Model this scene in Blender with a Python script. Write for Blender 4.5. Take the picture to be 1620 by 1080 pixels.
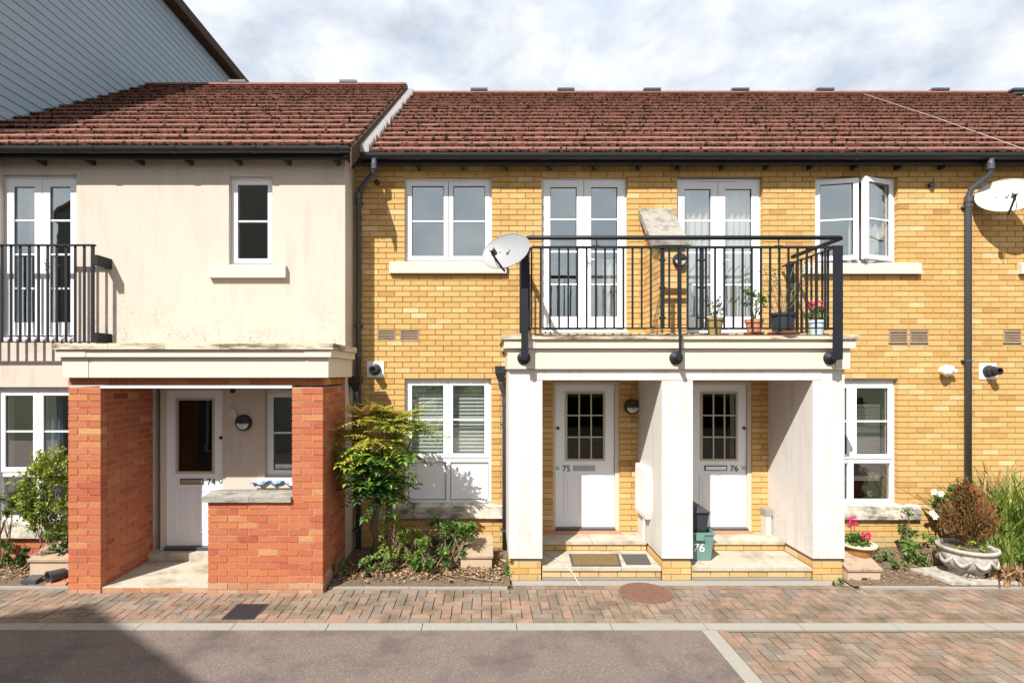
import bpy, math, random
from mathutils import Vector, Matrix
R = random.Random(7)
rad = math.radians
for o in list(bpy.data.objects): bpy.data.objects.remove(o)
sc = bpy.context.scene
COL = sc.collection

# ------------------------------------------------------------------ camera
F, CX, CY, H = 850.0, 770.0, 590.0, 2.45          # focal length and principal point in pixels of a 1620 px wide frame
cam = bpy.data.objects.new('camera', bpy.data.cameras.new('camera')); COL.objects.link(cam)
cam.location = (0, 0, H); cam.rotation_euler = (rad(90), 0, 0)
cam.data.sensor_width = 36; cam.data.lens = 36*F/1620
cam.data.shift_x = (810-CX)/1620; cam.data.shift_y = (CY-540)/1620
cam.data.clip_start = .05; cam.data.clip_end = 2000
sc.camera = cam
def PX(px, D): return (px-CX)*D/F
def PZ(py, D): return H-(py-CY)*D/F
def P(px, py, D): return Vector((PX(px, D), D, PZ(py, D)))

# ------------------------------------------------------------------ light
SUN = Vector((-.615, -1.0, 1.24)).normalized()     # towards the sun
el = math.asin(SUN.z)
sun = bpy.data.objects.new('sun', bpy.data.lights.new('sun', 'SUN')); COL.objects.link(sun)
sun.data.energy = 5.0; sun.data.angle = rad(.53); sun.data.color = (1, .965, .91)
sun.rotation_euler = (-SUN).to_track_quat('-Z', 'Y').to_euler()
sun.location = (-6, -10, 14)
w = bpy.data.worlds.new('World'); sc.world = w; w.use_nodes = True
nt = w.node_tree; nt.nodes.clear()
out = nt.nodes.new('ShaderNodeOutputWorld'); bg = nt.nodes.new('ShaderNodeBackground')
sky = nt.nodes.new('ShaderNodeTexSky'); sky.sky_type = 'NISHITA'; sky.sun_disc = False
sky.sun_elevation = el; sky.sun_rotation = math.atan2(SUN.x, SUN.y)
sky.air_density = 1.2; sky.dust_density = 1.5
tc = nt.nodes.new('ShaderNodeTexCoord'); mp = nt.nodes.new('ShaderNodeMapping'); mp.inputs['Scale'].default_value = (1.0, 1.0, 1.8)
n1 = nt.nodes.new('ShaderNodeTexNoise'); n1.inputs['Scale'].default_value = 4.4; n1.inputs['Detail'].default_value = 9; n1.inputs['Roughness'].default_value = .62
n1.inputs['Distortion'].default_value = .35
rmp = nt.nodes.new('ShaderNodeValToRGB'); rmp.color_ramp.elements[0].position = .36; rmp.color_ramp.elements[1].position = .54; rmp.color_ramp.elements[0].color = (.68, .68, .68, 1)
n2 = nt.nodes.new('ShaderNodeTexNoise'); n2.inputs['Scale'].default_value = 7.5; n2.inputs['Detail'].default_value = 7
rm2 = nt.nodes.new('ShaderNodeValToRGB'); rm2.color_ramp.elements[0].position = .3; rm2.color_ramp.elements[1].position = .68
rm2.color_ramp.elements[0].color = (7.2, 8.0, 9.2, 1); rm2.color_ramp.elements[1].color = (10.6, 10.8, 11.1, 1)
mx = nt.nodes.new('ShaderNodeMix'); mx.data_type = 'RGBA'
L = nt.links.new
L(tc.outputs['Generated'], mp.inputs['Vector']); L(mp.outputs['Vector'], n1.inputs['Vector']); L(mp.outputs['Vector'], n2.inputs['Vector'])
L(n1.outputs['Fac'], rmp.inputs['Fac']); L(n2.outputs['Fac'], rm2.inputs['Fac'])
L(rmp.outputs['Color'], mx.inputs['Factor']); L(sky.outputs['Color'], mx.inputs['A']); L(rm2.outputs['Color'], mx.inputs['B'])
L(mx.outputs['Result'], bg.inputs['Color']); bg.inputs['Strength'].default_value = .063
L(bg.outputs['Background'], out.inputs['Surface'])
vs = sc.view_settings
vs.view_transform = 'Standard'; vs.look = 'None'; vs.gamma = 1; vs.exposure = .72; vs.use_curve_mapping = False

# ------------------------------------------------------------------ materials
MATS = {}
def mat(name, cols, rough=.7, nscale=6, namt=.25, bump=0, bscale=60, tone=True, metal=0, spec=.4, stain=None, speck=None, transl=0, coat=0, splash=None):
    """cols: list of base colours spread over the 'tone' attribute; noise shifts the tone; stain=(colour, scale xyz, lo, hi) dirt; speck=(colour, scale, size)"""
    m = bpy.data.materials.new(name); m.use_nodes = True; t = m.node_tree; N = t.nodes.new; K = t.links.new
    b = t.nodes['Principled BSDF']; b.inputs['Roughness'].default_value = rough; b.inputs['Metallic'].default_value = metal
    b.inputs['Specular IOR Level'].default_value = spec; b.inputs['Coat Weight'].default_value = coat
    geo = N('ShaderNodeNewGeometry'); pos = geo.outputs['Position']
    nz = N('ShaderNodeTexNoise'); nz.inputs['Scale'].default_value = nscale; nz.inputs['Detail'].default_value = 6; nz.inputs['Roughness'].default_value = .6
    K(pos, nz.inputs['Vector'])
    s = N('ShaderNodeMath'); s.operation = 'MULTIPLY_ADD'; K(nz.outputs['Fac'], s.inputs[0]); s.inputs[1].default_value = namt*2; s.inputs[2].default_value = -namt
    a = N('ShaderNodeMath'); a.operation = 'ADD'; K(s.outputs[0], a.inputs[0])
    if tone:
        at = N('ShaderNodeAttribute'); at.attribute_name = 'tone'; K(at.outputs['Fac'], a.inputs[1])
    else: a.inputs[1].default_value = .5
    rp = N('ShaderNodeValToRGB'); el_ = rp.color_ramp.elements
    for i, c in enumerate(cols):
        p = i/max(1, len(cols)-1)
        e = el_[i] if i < 2 and len(cols) > 1 else (el_[0] if len(cols) == 1 else el_.new(p))
        e.position = p; e.color = (*c, 1)
    if len(cols) == 1: el_[1].color = (*cols[0], 1)
    K(a.outputs[0], rp.inputs['Fac']); col = rp.outputs['Color']
    if speck:
        vo = N('ShaderNodeTexVoronoi'); vo.inputs['Scale'].default_value = speck[1]; K(pos, vo.inputs['Vector'])
        lt = N('ShaderNodeMapRange'); lt.inputs[1].default_value = speck[2]; lt.inputs[2].default_value = speck[2]*.6; K(vo.outputs['Distance'], lt.inputs[0])
        hs = N('ShaderNodeMath'); hs.operation = 'MULTIPLY'; sp = N('ShaderNodeSeparateColor'); K(vo.outputs['Color'], sp.inputs[0]); K(lt.outputs[0], hs.inputs[0]); K(sp.outputs[0], hs.inputs[1])
        mm = N('ShaderNodeMix'); mm.data_type = 'RGBA'; K(hs.outputs[0], mm.inputs['Factor']); K(col, mm.inputs['A']); mm.inputs['B'].default_value = (*speck[0], 1); col = mm.outputs['Result']
    if stain:
        sm = N('ShaderNodeMapping'); sm.inputs['Scale'].default_value = stain[1]; K(pos, sm.inputs['Vector'])
        sn = N('ShaderNodeTexNoise'); sn.inputs['Scale'].default_value = 1; sn.inputs['Detail'].default_value = 8; sn.inputs['Roughness'].default_value = .68; K(sm.outputs[0], sn.inputs['Vector'])
        sr = N('ShaderNodeMapRange'); sr.inputs[1].default_value = stain[2]; sr.inputs[2].default_value = stain[3]; K(sn.outputs['Fac'], sr.inputs[0])
        mm = N('ShaderNodeMix'); mm.data_type = 'RGBA'; K(sr.outputs[0], mm.inputs['Factor']); K(col, mm.inputs['A']); mm.inputs['B'].default_value = (*stain[0], 1); col = mm.outputs['Result']
    if splash:                                       # algae and splash dirt above a ledge: (colour, z low, z high)
        sz_ = N('ShaderNodeSeparateXYZ'); K(pos, sz_.inputs[0]); zr_ = N('ShaderNodeMapRange'); zr_.inputs[1].default_value = splash[2]; zr_.inputs[2].default_value = splash[1]; K(sz_.outputs[2], zr_.inputs[0])
        g_ = N('ShaderNodeTexNoise'); g_.inputs['Scale'].default_value = 38; g_.inputs['Detail'].default_value = 8; g_.inputs['Roughness'].default_value = .75; K(pos, g_.inputs['Vector'])
        g2 = N('ShaderNodeTexNoise'); g2.inputs['Scale'].default_value = 2.3; K(pos, g2.inputs['Vector'])
        gm = N('ShaderNodeMapRange'); gm.inputs[1].default_value = .46; gm.inputs[2].default_value = .68; K(g_.outputs['Fac'], gm.inputs[0]); g3 = N('ShaderNodeMapRange'); g3.inputs[1].default_value = .4; g3.inputs[2].default_value = .62; K(g2.outputs['Fac'], g3.inputs[0])
        zk = N('ShaderNodeMapRange'); zk.inputs[1].default_value = splash[1]-.06; zk.inputs[2].default_value = splash[1]; K(sz_.outputs[2], zk.inputs[0]); zm = N('ShaderNodeMath'); zm.operation = 'MULTIPLY'; K(zr_.outputs[0], zm.inputs[0]); K(zk.outputs[0], zm.inputs[1])
        p1 = N('ShaderNodeMath'); p1.operation = 'MULTIPLY'; K(zm.outputs[0], p1.inputs[0]); K(gm.outputs[0], p1.inputs[1]); p2 = N('ShaderNodeMath'); p2.operation = 'MULTIPLY'; K(p1.outputs[0], p2.inputs[0]); K(g3.outputs[0], p2.inputs[1])
        mm = N('ShaderNodeMix'); mm.data_type = 'RGBA'; K(p2.outputs[0], mm.inputs['Factor']); K(col, mm.inputs['A']); mm.inputs['B'].default_value = (*splash[0], 1); col = mm.outputs['Result']
    K(col, b.inputs['Base Color'])
    if bump:
        bn = N('ShaderNodeTexNoise'); bn.inputs['Scale'].default_value = bscale; bn.inputs['Detail'].default_value = 5; K(pos, bn.inputs['Vector'])
        bp = N('ShaderNodeBump'); bp.inputs['Strength'].default_value = bump; bp.inputs['Distance'].default_value = .01; K(bn.outputs['Fac'], bp.inputs['Height']); K(bp.outputs['Normal'], b.inputs['Normal'])
    if transl:
        tr = N('ShaderNodeBsdfTranslucent'); K(col, tr.inputs['Color']); ms = N('ShaderNodeMixShader'); ms.inputs[0].default_value = transl
        K(b.outputs[0], ms.inputs[1]); K(tr.outputs[0], ms.inputs[2]); K(ms.outputs[0], t.nodes['Material Output'].inputs['Surface'])
    MATS[name] = m; return m
def glass(name, ior, tint, rough=.0):
    m = bpy.data.materials.new(name); m.use_nodes = True; t = m.node_tree; N = t.nodes.new; K = t.links.new
    t.nodes.remove(t.nodes['Principled BSDF'])
    tr = N('ShaderNodeBsdfTransparent'); tr.inputs[0].default_value = (*tint, 1)
    gl = N('ShaderNodeBsdfGlossy'); gl.inputs['Roughness'].default_value = rough; gl.inputs['Color'].default_value = (.95, 1, 1, 1)
    fr = N('ShaderNodeFresnel')
    nz = N('ShaderNodeTexNoise'); nz.inputs['Scale'].default_value = 2.2; geo = N('ShaderNodeNewGeometry')
    ex_ = N('ShaderNodeMath'); ex_.operation = 'MULTIPLY_ADD'; K(geo.outputs['Backfacing'], ex_.inputs[0]); ex_.inputs[1].default_value = -2; ex_.inputs[2].default_value = 1
    pw_ = N('ShaderNodeMath'); pw_.operation = 'POWER'; pw_.inputs[0].default_value = ior; K(ex_.outputs[0], pw_.inputs[1]); K(pw_.outputs[0], fr.inputs['IOR'])   # same reflectance from both sides of the pane
    K(geo.outputs['Position'], nz.inputs['Vector'])
    bp = N('ShaderNodeBump'); bp.inputs['Strength'].default_value = .05; bp.inputs['Distance'].default_value = .02; K(nz.outputs['Fac'], bp.inputs['Height']); K(bp.outputs['Normal'], gl.inputs['Normal'])
    ms = N('ShaderNodeMixShader'); K(fr.outputs[0], ms.inputs[0]); K(tr.outputs[0], ms.inputs[1]); K(gl.outputs[0], ms.inputs[2]); K(ms.outputs[0], t.nodes['Material Output'].inputs['Surface'])
    MATS[name] = m
mat('brick_yellow', [(.38, .205, .066), (.50, .30, .105), (.55, .345, .13), (.62, .45, .235)], .85, 9, .2, .25, 90, spec=.2)
mat('brick_yellow_weathered', [(.36, .24, .10), (.46, .32, .14), (.5, .38, .2)], .9, 14, .3, .35, 70, spec=.15)
mat('brick_red', [(.28, .064, .033), (.39, .109, .050), (.43, .145, .062), (.48, .25, .108)], .8, 10, .2, .25, 90, spec=.25)
mat('brick_red_weathered', [(.30, .13, .07), (.40, .20, .11), (.42, .29, .19)], .9, 14, .3, .35, 70, spec=.15)
mat('mortar', [(.25, .185, .125), (.36, .285, .21)], .95, 30, .4, .3, 120, tone=False, spec=.1)
mat('mortar_red', [(.46, .36, .30), (.60, .50, .43)], .95, 30, .4, .3, 120, tone=False, spec=.1)
mat('render_cream', [(.53, .455, .385), (.575, .495, .42)], .92, 1.3, .4, .25, 160, tone=False, spec=.1, stain=((.42, .37, .31), (5.5, 5.5, .9), .50, .80), splash=((.16, .14, .11), 2.75, 3.75))
mat('render_white', [(.60, .56, .515), (.65, .605, .555)], .9, 1.6, .4, .15, 160, tone=False, spec=.12, stain=((.47, .42, .37), (7, 7, .8), .50, .80), splash=((.22, .20, .17), .15, 1.3))
mat('cream_board', [(.59, .52, .425), (.63, .56, .46)], .7, 2, .3, .05, 80, tone=False, spec=.3, stain=((.50, .44, .34), (3, 3, 10), .56, .85))
mat('stone_sill', [(.52, .46, .38), (.66, .59, .50)], .9, 6, .35, .3, 70, tone=False, spec=.15, stain=((.17, .155, .13), (4, 4, 9), .44, .62))
mat('stone_clean', [(.54, .48, .42), (.60, .53, .47)], .9, 5, .3, .15, 90, tone=False, spec=.15)
mat('coping', [(.24, .22, .195), (.38, .35, .31)], .95, 14, .5, .5, 60, tone=False, spec=.1, stain=((.13, .12, .10), (7, 7, 9), .47, .68))
mat('cap_slab', [(.52, .45, .34), (.64, .56, .44)], .9, 5, .3, .3, 70, tone=False, spec=.1, stain=((.17, .13, .08), (2.2, 2.2, 14), .46, .62))
mat('slab', [(.38, .33, .26), (.52, .46, .37)], .92, 3.5, .5, .3, 60, tone=False, spec=.1, stain=((.22, .18, .13), (3.6, 3.6, 3.6), .48, .72))
mat('upvc', [(.76, .77, .79), (.80, .81, .83)], .35, 1.2, .3, 0, tone=False, spec=.45)
mat('door_white', [(.72, .73, .76), (.77, .78, .81)], .4, 1.2, .3, 0, tone=False, spec=.4)
mat('door_frame_cream', [(.50, .44, .34), (.56, .50, .39)], .5, 2, .3, 0, tone=False)
mat('beige_trim', [(.40, .36, .25), (.45, .41, .30)], .5, 4, .3, 0, tone=False)
mat('black_plastic', [(.012, .013, .014), (.03, .03, .032)], .42, 3, .4, 0, tone=False, spec=.5)
mat('grey_pipe', [(.04, .045, .055), (.07, .075, .085)], .38, 3, .4, 0, tone=False, spec=.55)
mat('railing_paint', [(.006, .008, .011), (.014, .017, .022)], .55, 8, .4, .1, 60, tone=False, spec=.3)
mat('steel', [(.38, .38, .38), (.5, .5, .5)], .35, 20, .3, 0, tone=False, metal=1)
mat('tile', [(.17, .074, .057), (.205, .09, .068), (.23, .102, .077), (.26, .125, .096)], .9, 5, .25, .3, 50, spec=.15, stain=((.12, .07, .05), (6, 6, 6), .5, .75))
mat('moss_and_shade', [(.008, .006, .004), (.014, .010, .006), (.04, .027, .012)], 1, 9, .35, .6, 60, spec=.05)  # moss colour, darkened to near-black to carry the shade between tile rows too
mat('roof_felt', [(.03, .022, .018), (.05, .035, .03)], 1, 5, .3, 0, tone=False, spec=.05)
mat('lead', [(.26, .25, .25), (.40, .385, .37)], .7, 9, .4, .3, 50, tone=False, stain=((.16, .13, .12), (9, 9, 9), .55, .8))
mat('cladding', [(.27, .35, .405), (.30, .38, .44), (.325, .405, .465)], .75, 3, .15, .15, 40, spec=.25)
mat('timber_dark', [(.05, .033, .024), (.10, .07, .05)], .9, 7, .45, .3, 30, tone=False, spec=.15)
mat('asphalt', [(.125, .095, .082), (.165, .128, .112)], .95, .9, .5, .5, 110, tone=False, spec=.2, speck=((.38, .33, .29), 105, .40), stain=((.095, .075, .065), (1.7, 1.7, 1.7), .47, .70))
mat('paver', [(.175, .148, .12), (.23, .18, .143), (.265, .175, .128), (.295, .187, .135), (.255, .207, .16)], .95, 12, .14, .4, 80, spec=.12, speck=((.12, .10, .08), 40, .25), stain=((.125, .095, .062), (3.1, 3.1, 3.1), .43, .66))
mat('bedding', [(.06, .05, .032), (.11, .09, .055)], 1, 20, .5, .4, 90, tone=False, spec=.05)
mat('kerb', [(.25, .235, .20), (.33, .305, .265)], .95, 12, .4, .35, 90, tone=False, spec=.12, speck=((.2, .19, .17), 60, .3))
mat('soil', [(.07, .05, .035), (.15, .11, .078), (.23, .175, .125)], 1, 26, .55, 1.0, 60, tone=False, spec=.05)
mat('grass_ground', [(.035, .04, .02), (.07, .07, .035)], 1, 2, .5, .3, 20, tone=False, spec=.05)
mat('bark', [(.10, .07, .045), (.22, .16, .10)], .95, 25, .4, .6, 40, tone=False, spec=.1)
mat('twig', [(.17, .11, .07), (.3, .22, .14)], .95, 25, .4, .3, 40, tone=False, spec=.1)
mat('leaf_green', [(.022, .055, .018), (.05, .115, .025), (.11, .19, .04), (.22, .30, .06)], .45, 8, .12, 0, spec=.4, transl=.25)
mat('leaf_mahonia', [(.022, .065, .03), (.06, .155, .035), (.19, .33, .045), (.42, .42, .06), (.52, .34, .075)], .4, 8, .06, 0, spec=.45, transl=.2)
mat('leaf_lime', [(.09, .14, .02), (.2, .27, .035), (.34, .38, .06)], .5, 8, .15, 0, spec=.35, transl=.3)
mat('leaf_blade', [(.05, .10, .02), (.13, .21, .035), (.28, .33, .07), (.46, .36, .15)], .5, 8, .1, 0, spec=.35, transl=.25)
mat('leaf_bronze', [(.10, .09, .025), (.17, .10, .03), (.24, .085, .04), (.30, .12, .06)], .7, 8, .2, 0, spec=.2, transl=.15)
mat('leaf_dead', [(.16, .085, .04), (.32, .2, .10), (.5, .37, .22)], .9, 8, .2, 0, spec=.1, transl=.1)
mat('petal_pink', [(.62, .015, .10), (.75, .04, .17)], .5, 30, .3, 0, tone=False, transl=.2)
mat('petal_white', [(.8, .78, .74), (.85, .84, .8)], .5, 30, .3, 0, tone=False, transl=.2)
mat('petal_mauve', [(.35, .2, .4), (.5, .35, .55)], .5, 30, .3, 0, tone=False, transl=.2)
mat('stamen', [(.7, .5, .06)], .7, 30, .1, 0, tone=False)
mat('terracotta', [(.46, .17, .09), (.56, .24, .13)], .8, 9, .4, .1, 60, tone=False)
mat('glazed_brown', [(.20, .085, .022), (.36, .19, .06)], .3, 7, .5, 0, tone=False, spec=.5)
mat('glazed_olive', [(.26, .19, .07), (.38, .30, .13)], .4, 7, .5, 0, tone=False, spec=.5)
mat('glazed_cream', [(.62, .52, .36), (.70, .60, .44)], .45, 7, .4, 0, tone=False)
mat('enamel_blue', [(.42, .58, .62), (.60, .70, .72)], .4, 7, .4, 0, tone=False)
mat('planter_stone', [(.30, .27, .235), (.52, .485, .43)], .9, 14, .5, .4, 50, tone=False, spec=.1, stain=((.14, .12, .095), (10, 10, 10), .48, .7))
mat('meter_beige', [(.40, .29, .20), (.50, .38, .27)], .7, 5, .4, .1, 50, tone=False)
mat('meter_lid', [(.25, .18, .12), (.42, .31, .21)], .85, 9, .5, .2, 60, tone=False, stain=((.12, .09, .06), (12, 12, 12), .55, .8))
mat('dish_grey', [(.25, .25, .255), (.29, .29, .295)], .5, 3, .4, 0, tone=False, spec=.4)
mat('dish_cream', [(.47, .44, .39), (.52, .49, .43)], .5, 3, .4, 0, tone=False, spec=.4)
mat('box_green', [(.10, .20, .17), (.15, .26, .22)], .5, 4, .4, 0, tone=False)
mat('box_black', [(.02, .024, .03), (.045, .05, .058)], .45, 4, .4, 0, tone=False)
mat('mat_brown', [(.11, .07, .035), (.25, .17, .08)], 1, 60, .5, .8, 160, tone=False, spec=.05)
mat('mat_grey', [(.07, .066, .06), (.13, .12, .11)], 1, 60, .5, .8, 160, tone=False, spec=.05)
mat('manhole', [(.12, .06, .042), (.20, .10, .07)], .85, 14, .5, .4, 60, tone=False, spec=.3)
mat('iron_dark', [(.018, .018, .02), (.04, .04, .042)], .6, 14, .4, .2, 60, tone=False, spec=.4)
mat('plastic_blue', [(.05, .22, .50), (.10, .32, .60)], .35, 9, .4, 0, tone=False)
mat('white_plastic', [(.78, .78, .77)], .45, 4, .2, 0, tone=False)
mat('frosted', [(.62, .60, .55)], .5, 4, .2, 0, tone=False)
mat('room_wall', [(.30, .28, .25), (.36, .34, .30)], .95, 1, .3, 0, tone=False, spec=.1)
mat('room_dark', [(.05, .048, .045), (.07, .066, .06)], .95, 1, .3, 0, tone=False, spec=.1)
mat('curtain', [(.76, .74, .69), (.82, .80, .75)], .9, 3, .3, 0, tone=False, transl=.3)
mat('curtain_blue', [(.30, .36, .48), (.36, .42, .54)], .9, 3, .3, 0, tone=False, transl=.3)
mat('blind', [(.68, .71, .66), (.76, .78, .73)], .6, 3, .3, 0, tone=False, transl=.15)
mat('blind_dark', [(.20, .20, .19), (.25, .25, .24)], .6, 3, .3, 0, tone=False)
mat('cable_white', [(.5, .48, .45)], .6, 3, .2, 0, tone=False)
mat('far_brick', [(.10, .11, .095), (.15, .155, .135)], .9, 3, .4, 0, tone=False)
glass('glass', 2.95, (.94, .96, .95))
glass('glass_door', 1.55, (.45, .43, .40), .02)

# ------------------------------------------------------------------ mesh helpers
WL = {}                                            # world location of every object (all unrotated)
def link(name, me, parent=None, loc=(0, 0, 0), rot=None, kind=None, m=None):
    o = bpy.data.objects.new(name, me); COL.objects.link(o)
    loc = Vector(loc); WL[o] = loc
    if parent is not None: o.parent = parent; o.location = loc-WL[parent]
    else: o.location = loc
    if rot is not None: o.rotation_euler = rot
    if kind: o['kind'] = kind
    return o
def thing(name, label, cat, loc=(0, 0, 0), group=None):
    o = link(name, None, None, loc); o.empty_display_size = .1
    o['label'] = label; o['category'] = cat
    if group: o['group'] = group
    return o
def tag(o, label, cat, group=None):
    o['label'] = label; o['category'] = cat
    if group: o['group'] = group
    return o
class MB:
    def __init__(s): s.v = []; s.f = []; s.t = []
    def add(s, vs_, fs_, tone=.5):
        b = len(s.v); s.v += [tuple(p) for p in vs_]; s.f += [tuple(b+i for i in q) for q in fs_]; s.t += [tone]*len(vs_)
        return s
    def box(s, x0, x1, y0, y1, z0, z1, tone=.5):
        v = [(x0, y0, z0), (x1, y0, z0), (x1, y1, z0), (x0, y1, z0), (x0, y0, z1), (x1, y0, z1), (x1, y1, z1), (x0, y1, z1)]
        return s.add(v, [(0, 3, 2, 1), (4, 5, 6, 7), (0, 1, 5, 4), (1, 2, 6, 5), (2, 3, 7, 6), (3, 0, 4, 7)], tone)
    def prism(s, poly, a0, a1, axis='x', tone=.5):
        """poly in the two other axes (x: (y,z); y: (x,z); z: (x,y)) swept from a0 to a1"""
        n = len(poly)
        def mk(p, a): return (a, p[0], p[1]) if axis == 'x' else ((p[0], a, p[1]) if axis == 'y' else (p[0], p[1], a))
        v = [mk(p, a0) for p in poly]+[mk(p, a1) for p in poly]
        return s.add(v, [tuple(range(n))[::-1], tuple(range(n, 2*n))]+[(i, (i+1) % n, n+(i+1) % n, n+i) for i in range(n)], tone)
    def tube(s, pts, r, n=8, tone=.5, cap=True):
        pts = [Vector(p) for p in pts]; rs = r if isinstance(r, (list, tuple)) else [r]*len(pts)
        rings = []; prev = None
        for i, p in enumerate(pts):
            d = (pts[min(i+1, len(pts)-1)]-pts[max(i-1, 0)]).normalized()
            if prev is None:
                u = d.orthogonal().normalized()
            else:
                u = (prev-d*prev.dot(d)).normalized()
            prev = u; q = d.cross(u)
            rings.append([p+(u*math.cos(2*math.pi*k/n)+q*math.sin(2*math.pi*k/n))*rs[i] for k in range(n)])
        v = [p for rg in rings for p in rg]; f = []
        for i in range(len(pts)-1):
            for k in range(n): f.append((i*n+k, i*n+(k+1) % n, (i+1)*n+(k+1) % n, (i+1)*n+k))
        if cap: f.append(tuple(range(n))[::-1]); f.append(tuple((len(pts)-1)*n+k for k in range(n)))
        return s.add(v, f, tone)
    def lathe(s, prof, c, n=20, tone=.5, axis=Vector((0, 0, 1)), wob=None):
        c = Vector(c); axis = Vector(axis).normalized(); u = axis.orthogonal().normalized(); q = axis.cross(u); v = []; f = []
        for j, (r, h) in enumerate(prof):
            for k in range(n):
                a = 2*math.pi*k/n; rr = r*(wob(j, a) if wob else 1)
                v.append(c+axis*h+(u*math.cos(a)+q*math.sin(a))*rr)
        for j in range(len(prof)-1):
            for k in range(n): f.append((j*n+k, j*n+(k+1) % n, (j+1)*n+(k+1) % n, (j+1)*n+k))
        f.append(tuple(range(n))[::-1]); f.append(tuple((len(prof)-1)*n+k for k in range(n)))
        return s.add(v, f, tone)
    def leaf(s, p, d, up, ln, wd, tone=.5, fold=.25, curl=.15):
        p = Vector(p); d = Vector(d).normalized(); sd = d.cross(Vector(up))
        if sd.length < 1e-3: sd = d.orthogonal()
        sd.normalize(); nn = sd.cross(d)
        a = p+d*ln*.45-nn*curl*ln*.1; e = p+d*ln-nn*curl*ln
        return s.add([p, a+sd*wd*.5+nn*fold*wd, e, a-sd*wd*.5+nn*fold*wd, a], [(0, 4, 1), (4, 2, 1), (0, 3, 4), (4, 3, 2)], tone)
    def mesh(s, name, m, smooth=False):
        me = bpy.data.meshes.new(name); me.from_pydata(s.v, [], s.f)
        at = me.attributes.new('tone', 'FLOAT', 'POINT'); at.data.foreach_set('value', s.t)
        me.materials.append(MATS[m])
        if smooth: me.polygons.foreach_set('use_smooth', [True]*len(me.polygons))
        me.update(); return me
    def build(s, name, m, parent=None, kind=None, smooth=False, loc=None):
        if loc is not None:
            L_ = Vector(loc); s.v = [tuple(Vector(p)-L_) for p in s.v]
        return link(name, s.mesh(name, m, smooth), parent, loc or (0, 0, 0), kind=kind)
def boxo(name, m, parent, *a, **k): return MB().box(*a).build(name, m, parent, **k)

# shared unit boxes for bricks, tiles, pavers: size and tone quantised
SH = {}
def shared_box(name, m, sx, sy, sz, tone):
    tq = round(tone*9)/9; key = (m, round(sx, 3), round(sy, 3), round(sz, 3), tq)
    if key not in SH:
        SH[key] = MB().box(-sx/2, sx/2, -sy/2, sy/2, -sz/2, sz/2, tq).mesh(name, m)
    return SH[key]
def put_boxes(items, name, m, parent, stuff_name, limit=300, score=None):
    """items: (cx,cy,cz,sx,sy,sz,tone[,mat]); the `limit` largest in view become objects, the rest one stuff part"""
    items = sorted(items, key=score or (lambda i: -i[3]*i[5]/(i[1]*i[1]+.01)))
    for it in items[:limit]:
        mm = it[7] if len(it) > 7 else m
        link(name, shared_box(name, mm, it[3], it[4], it[5], it[6]), parent, it[:3], rot=(R.uniform(-.004, .004), 0, R.uniform(-.006, .006)))
    rest = {}
    for it in items[limit:]:
        rest.setdefault(it[7] if len(it) > 7 else m, []).append(it)
    for mm, its in rest.items():
        b = MB()
        for (x, y, z, sx, sy, sz, t, *_) in its: b.box(x-sx/2, x+sx/2, y-sy/2, y+sy/2, z-sz/2, z+sz/2, t)
        b.build(stuff_name, mm, parent, kind='stuff')
def tone(): return min(1, max(0, R.gauss(.5, .17)))

BL, BH, BJ, BT = .215, .065, .010, .1025           # brick
def facade_bricks(x0, x1, z0, D, ncourse, holes, m, weather=0, wm=None, depth=.10, ph=0):
    """stretcher bond on a plane y=D, clipped at openings; holes: (x0,x1,z0,z1)"""
    out_ = []
    for k in range(ncourse):
        za = z0+k*(BH+BJ); zb = za+BH; x = x0-((k+ph) % 2)*(BL+BJ)/2; row = []
        while x < x1:
            segs = [(max(x, x0), min(x+BL, x1))]
            for (hx0, hx1, hz0, hz1) in holes:
                if zb-.02 > hz0 and za+.02 < hz1:
                    ns = []
                    for a, b in segs:
                        if b <= hx0 or a >= hx1: ns.append((a, b))
                        else:
                            if a < hx0: ns.append((a, hx0))
                            if b > hx1: ns.append((hx1, b))
                    segs = ns
            row += segs
            x += BL+BJ
        i = 0
        while i < len(row):                                  # slivers join their neighbour
            a, b = row[i]
            if b-a < .06:
                if i and abs(row[i-1][1]+BJ-a) < .002: row[i-1] = (row[i-1][0], b); row.pop(i); continue
                if i+1 < len(row) and abs(b+BJ-row[i+1][0]) < .002: row[i+1] = (a, row[i+1][1]); row.pop(i); continue
            i += 1
        for a, b in row:
            d = D+R.uniform(-.002, .002)
            out_.append(((a+b)/2, d+depth/2, (za+zb)/2, b-a, depth, BH, tone(), wm if k < weather else m))
    return out_
def run(axis, a, b, face, inward, z0, k0, k1, m, cut=(0, 0), start=0, weather=0, wm=None):
    """a leaf of real bricks along 'x' or 'y'; cut=(at a, at b): 0 none, 1 stops short on even courses, 2 on odd ones (toothed corner)"""
    out_ = []
    for k in range(k0, k1):
        A = a+(BT+BJ if cut[0] == 1+k % 2 else 0); B = b-(BT+BJ if cut[1] == 1+k % 2 else 0)
        p = A; first = (k+start) % 2
        while p < B-.02:
            ln = min((BT if first else BL), B-p); first = 0
            if B-(p+ln) < .04: ln = B-p
            f0 = face+R.uniform(-.0015, .0015); cz = z0+k*(BH+BJ)+BH/2; mm = wm if k < weather else m
            fy = f0+inward*BT/2
            if axis == 'x': out_.append((p+ln/2, fy, cz, ln, BT, BH, tone(), mm))
            else: out_.append((fy, p+ln/2, cz, BT, ln, BH, tone(), mm))
            p += ln+BJ
    return out_
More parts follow.
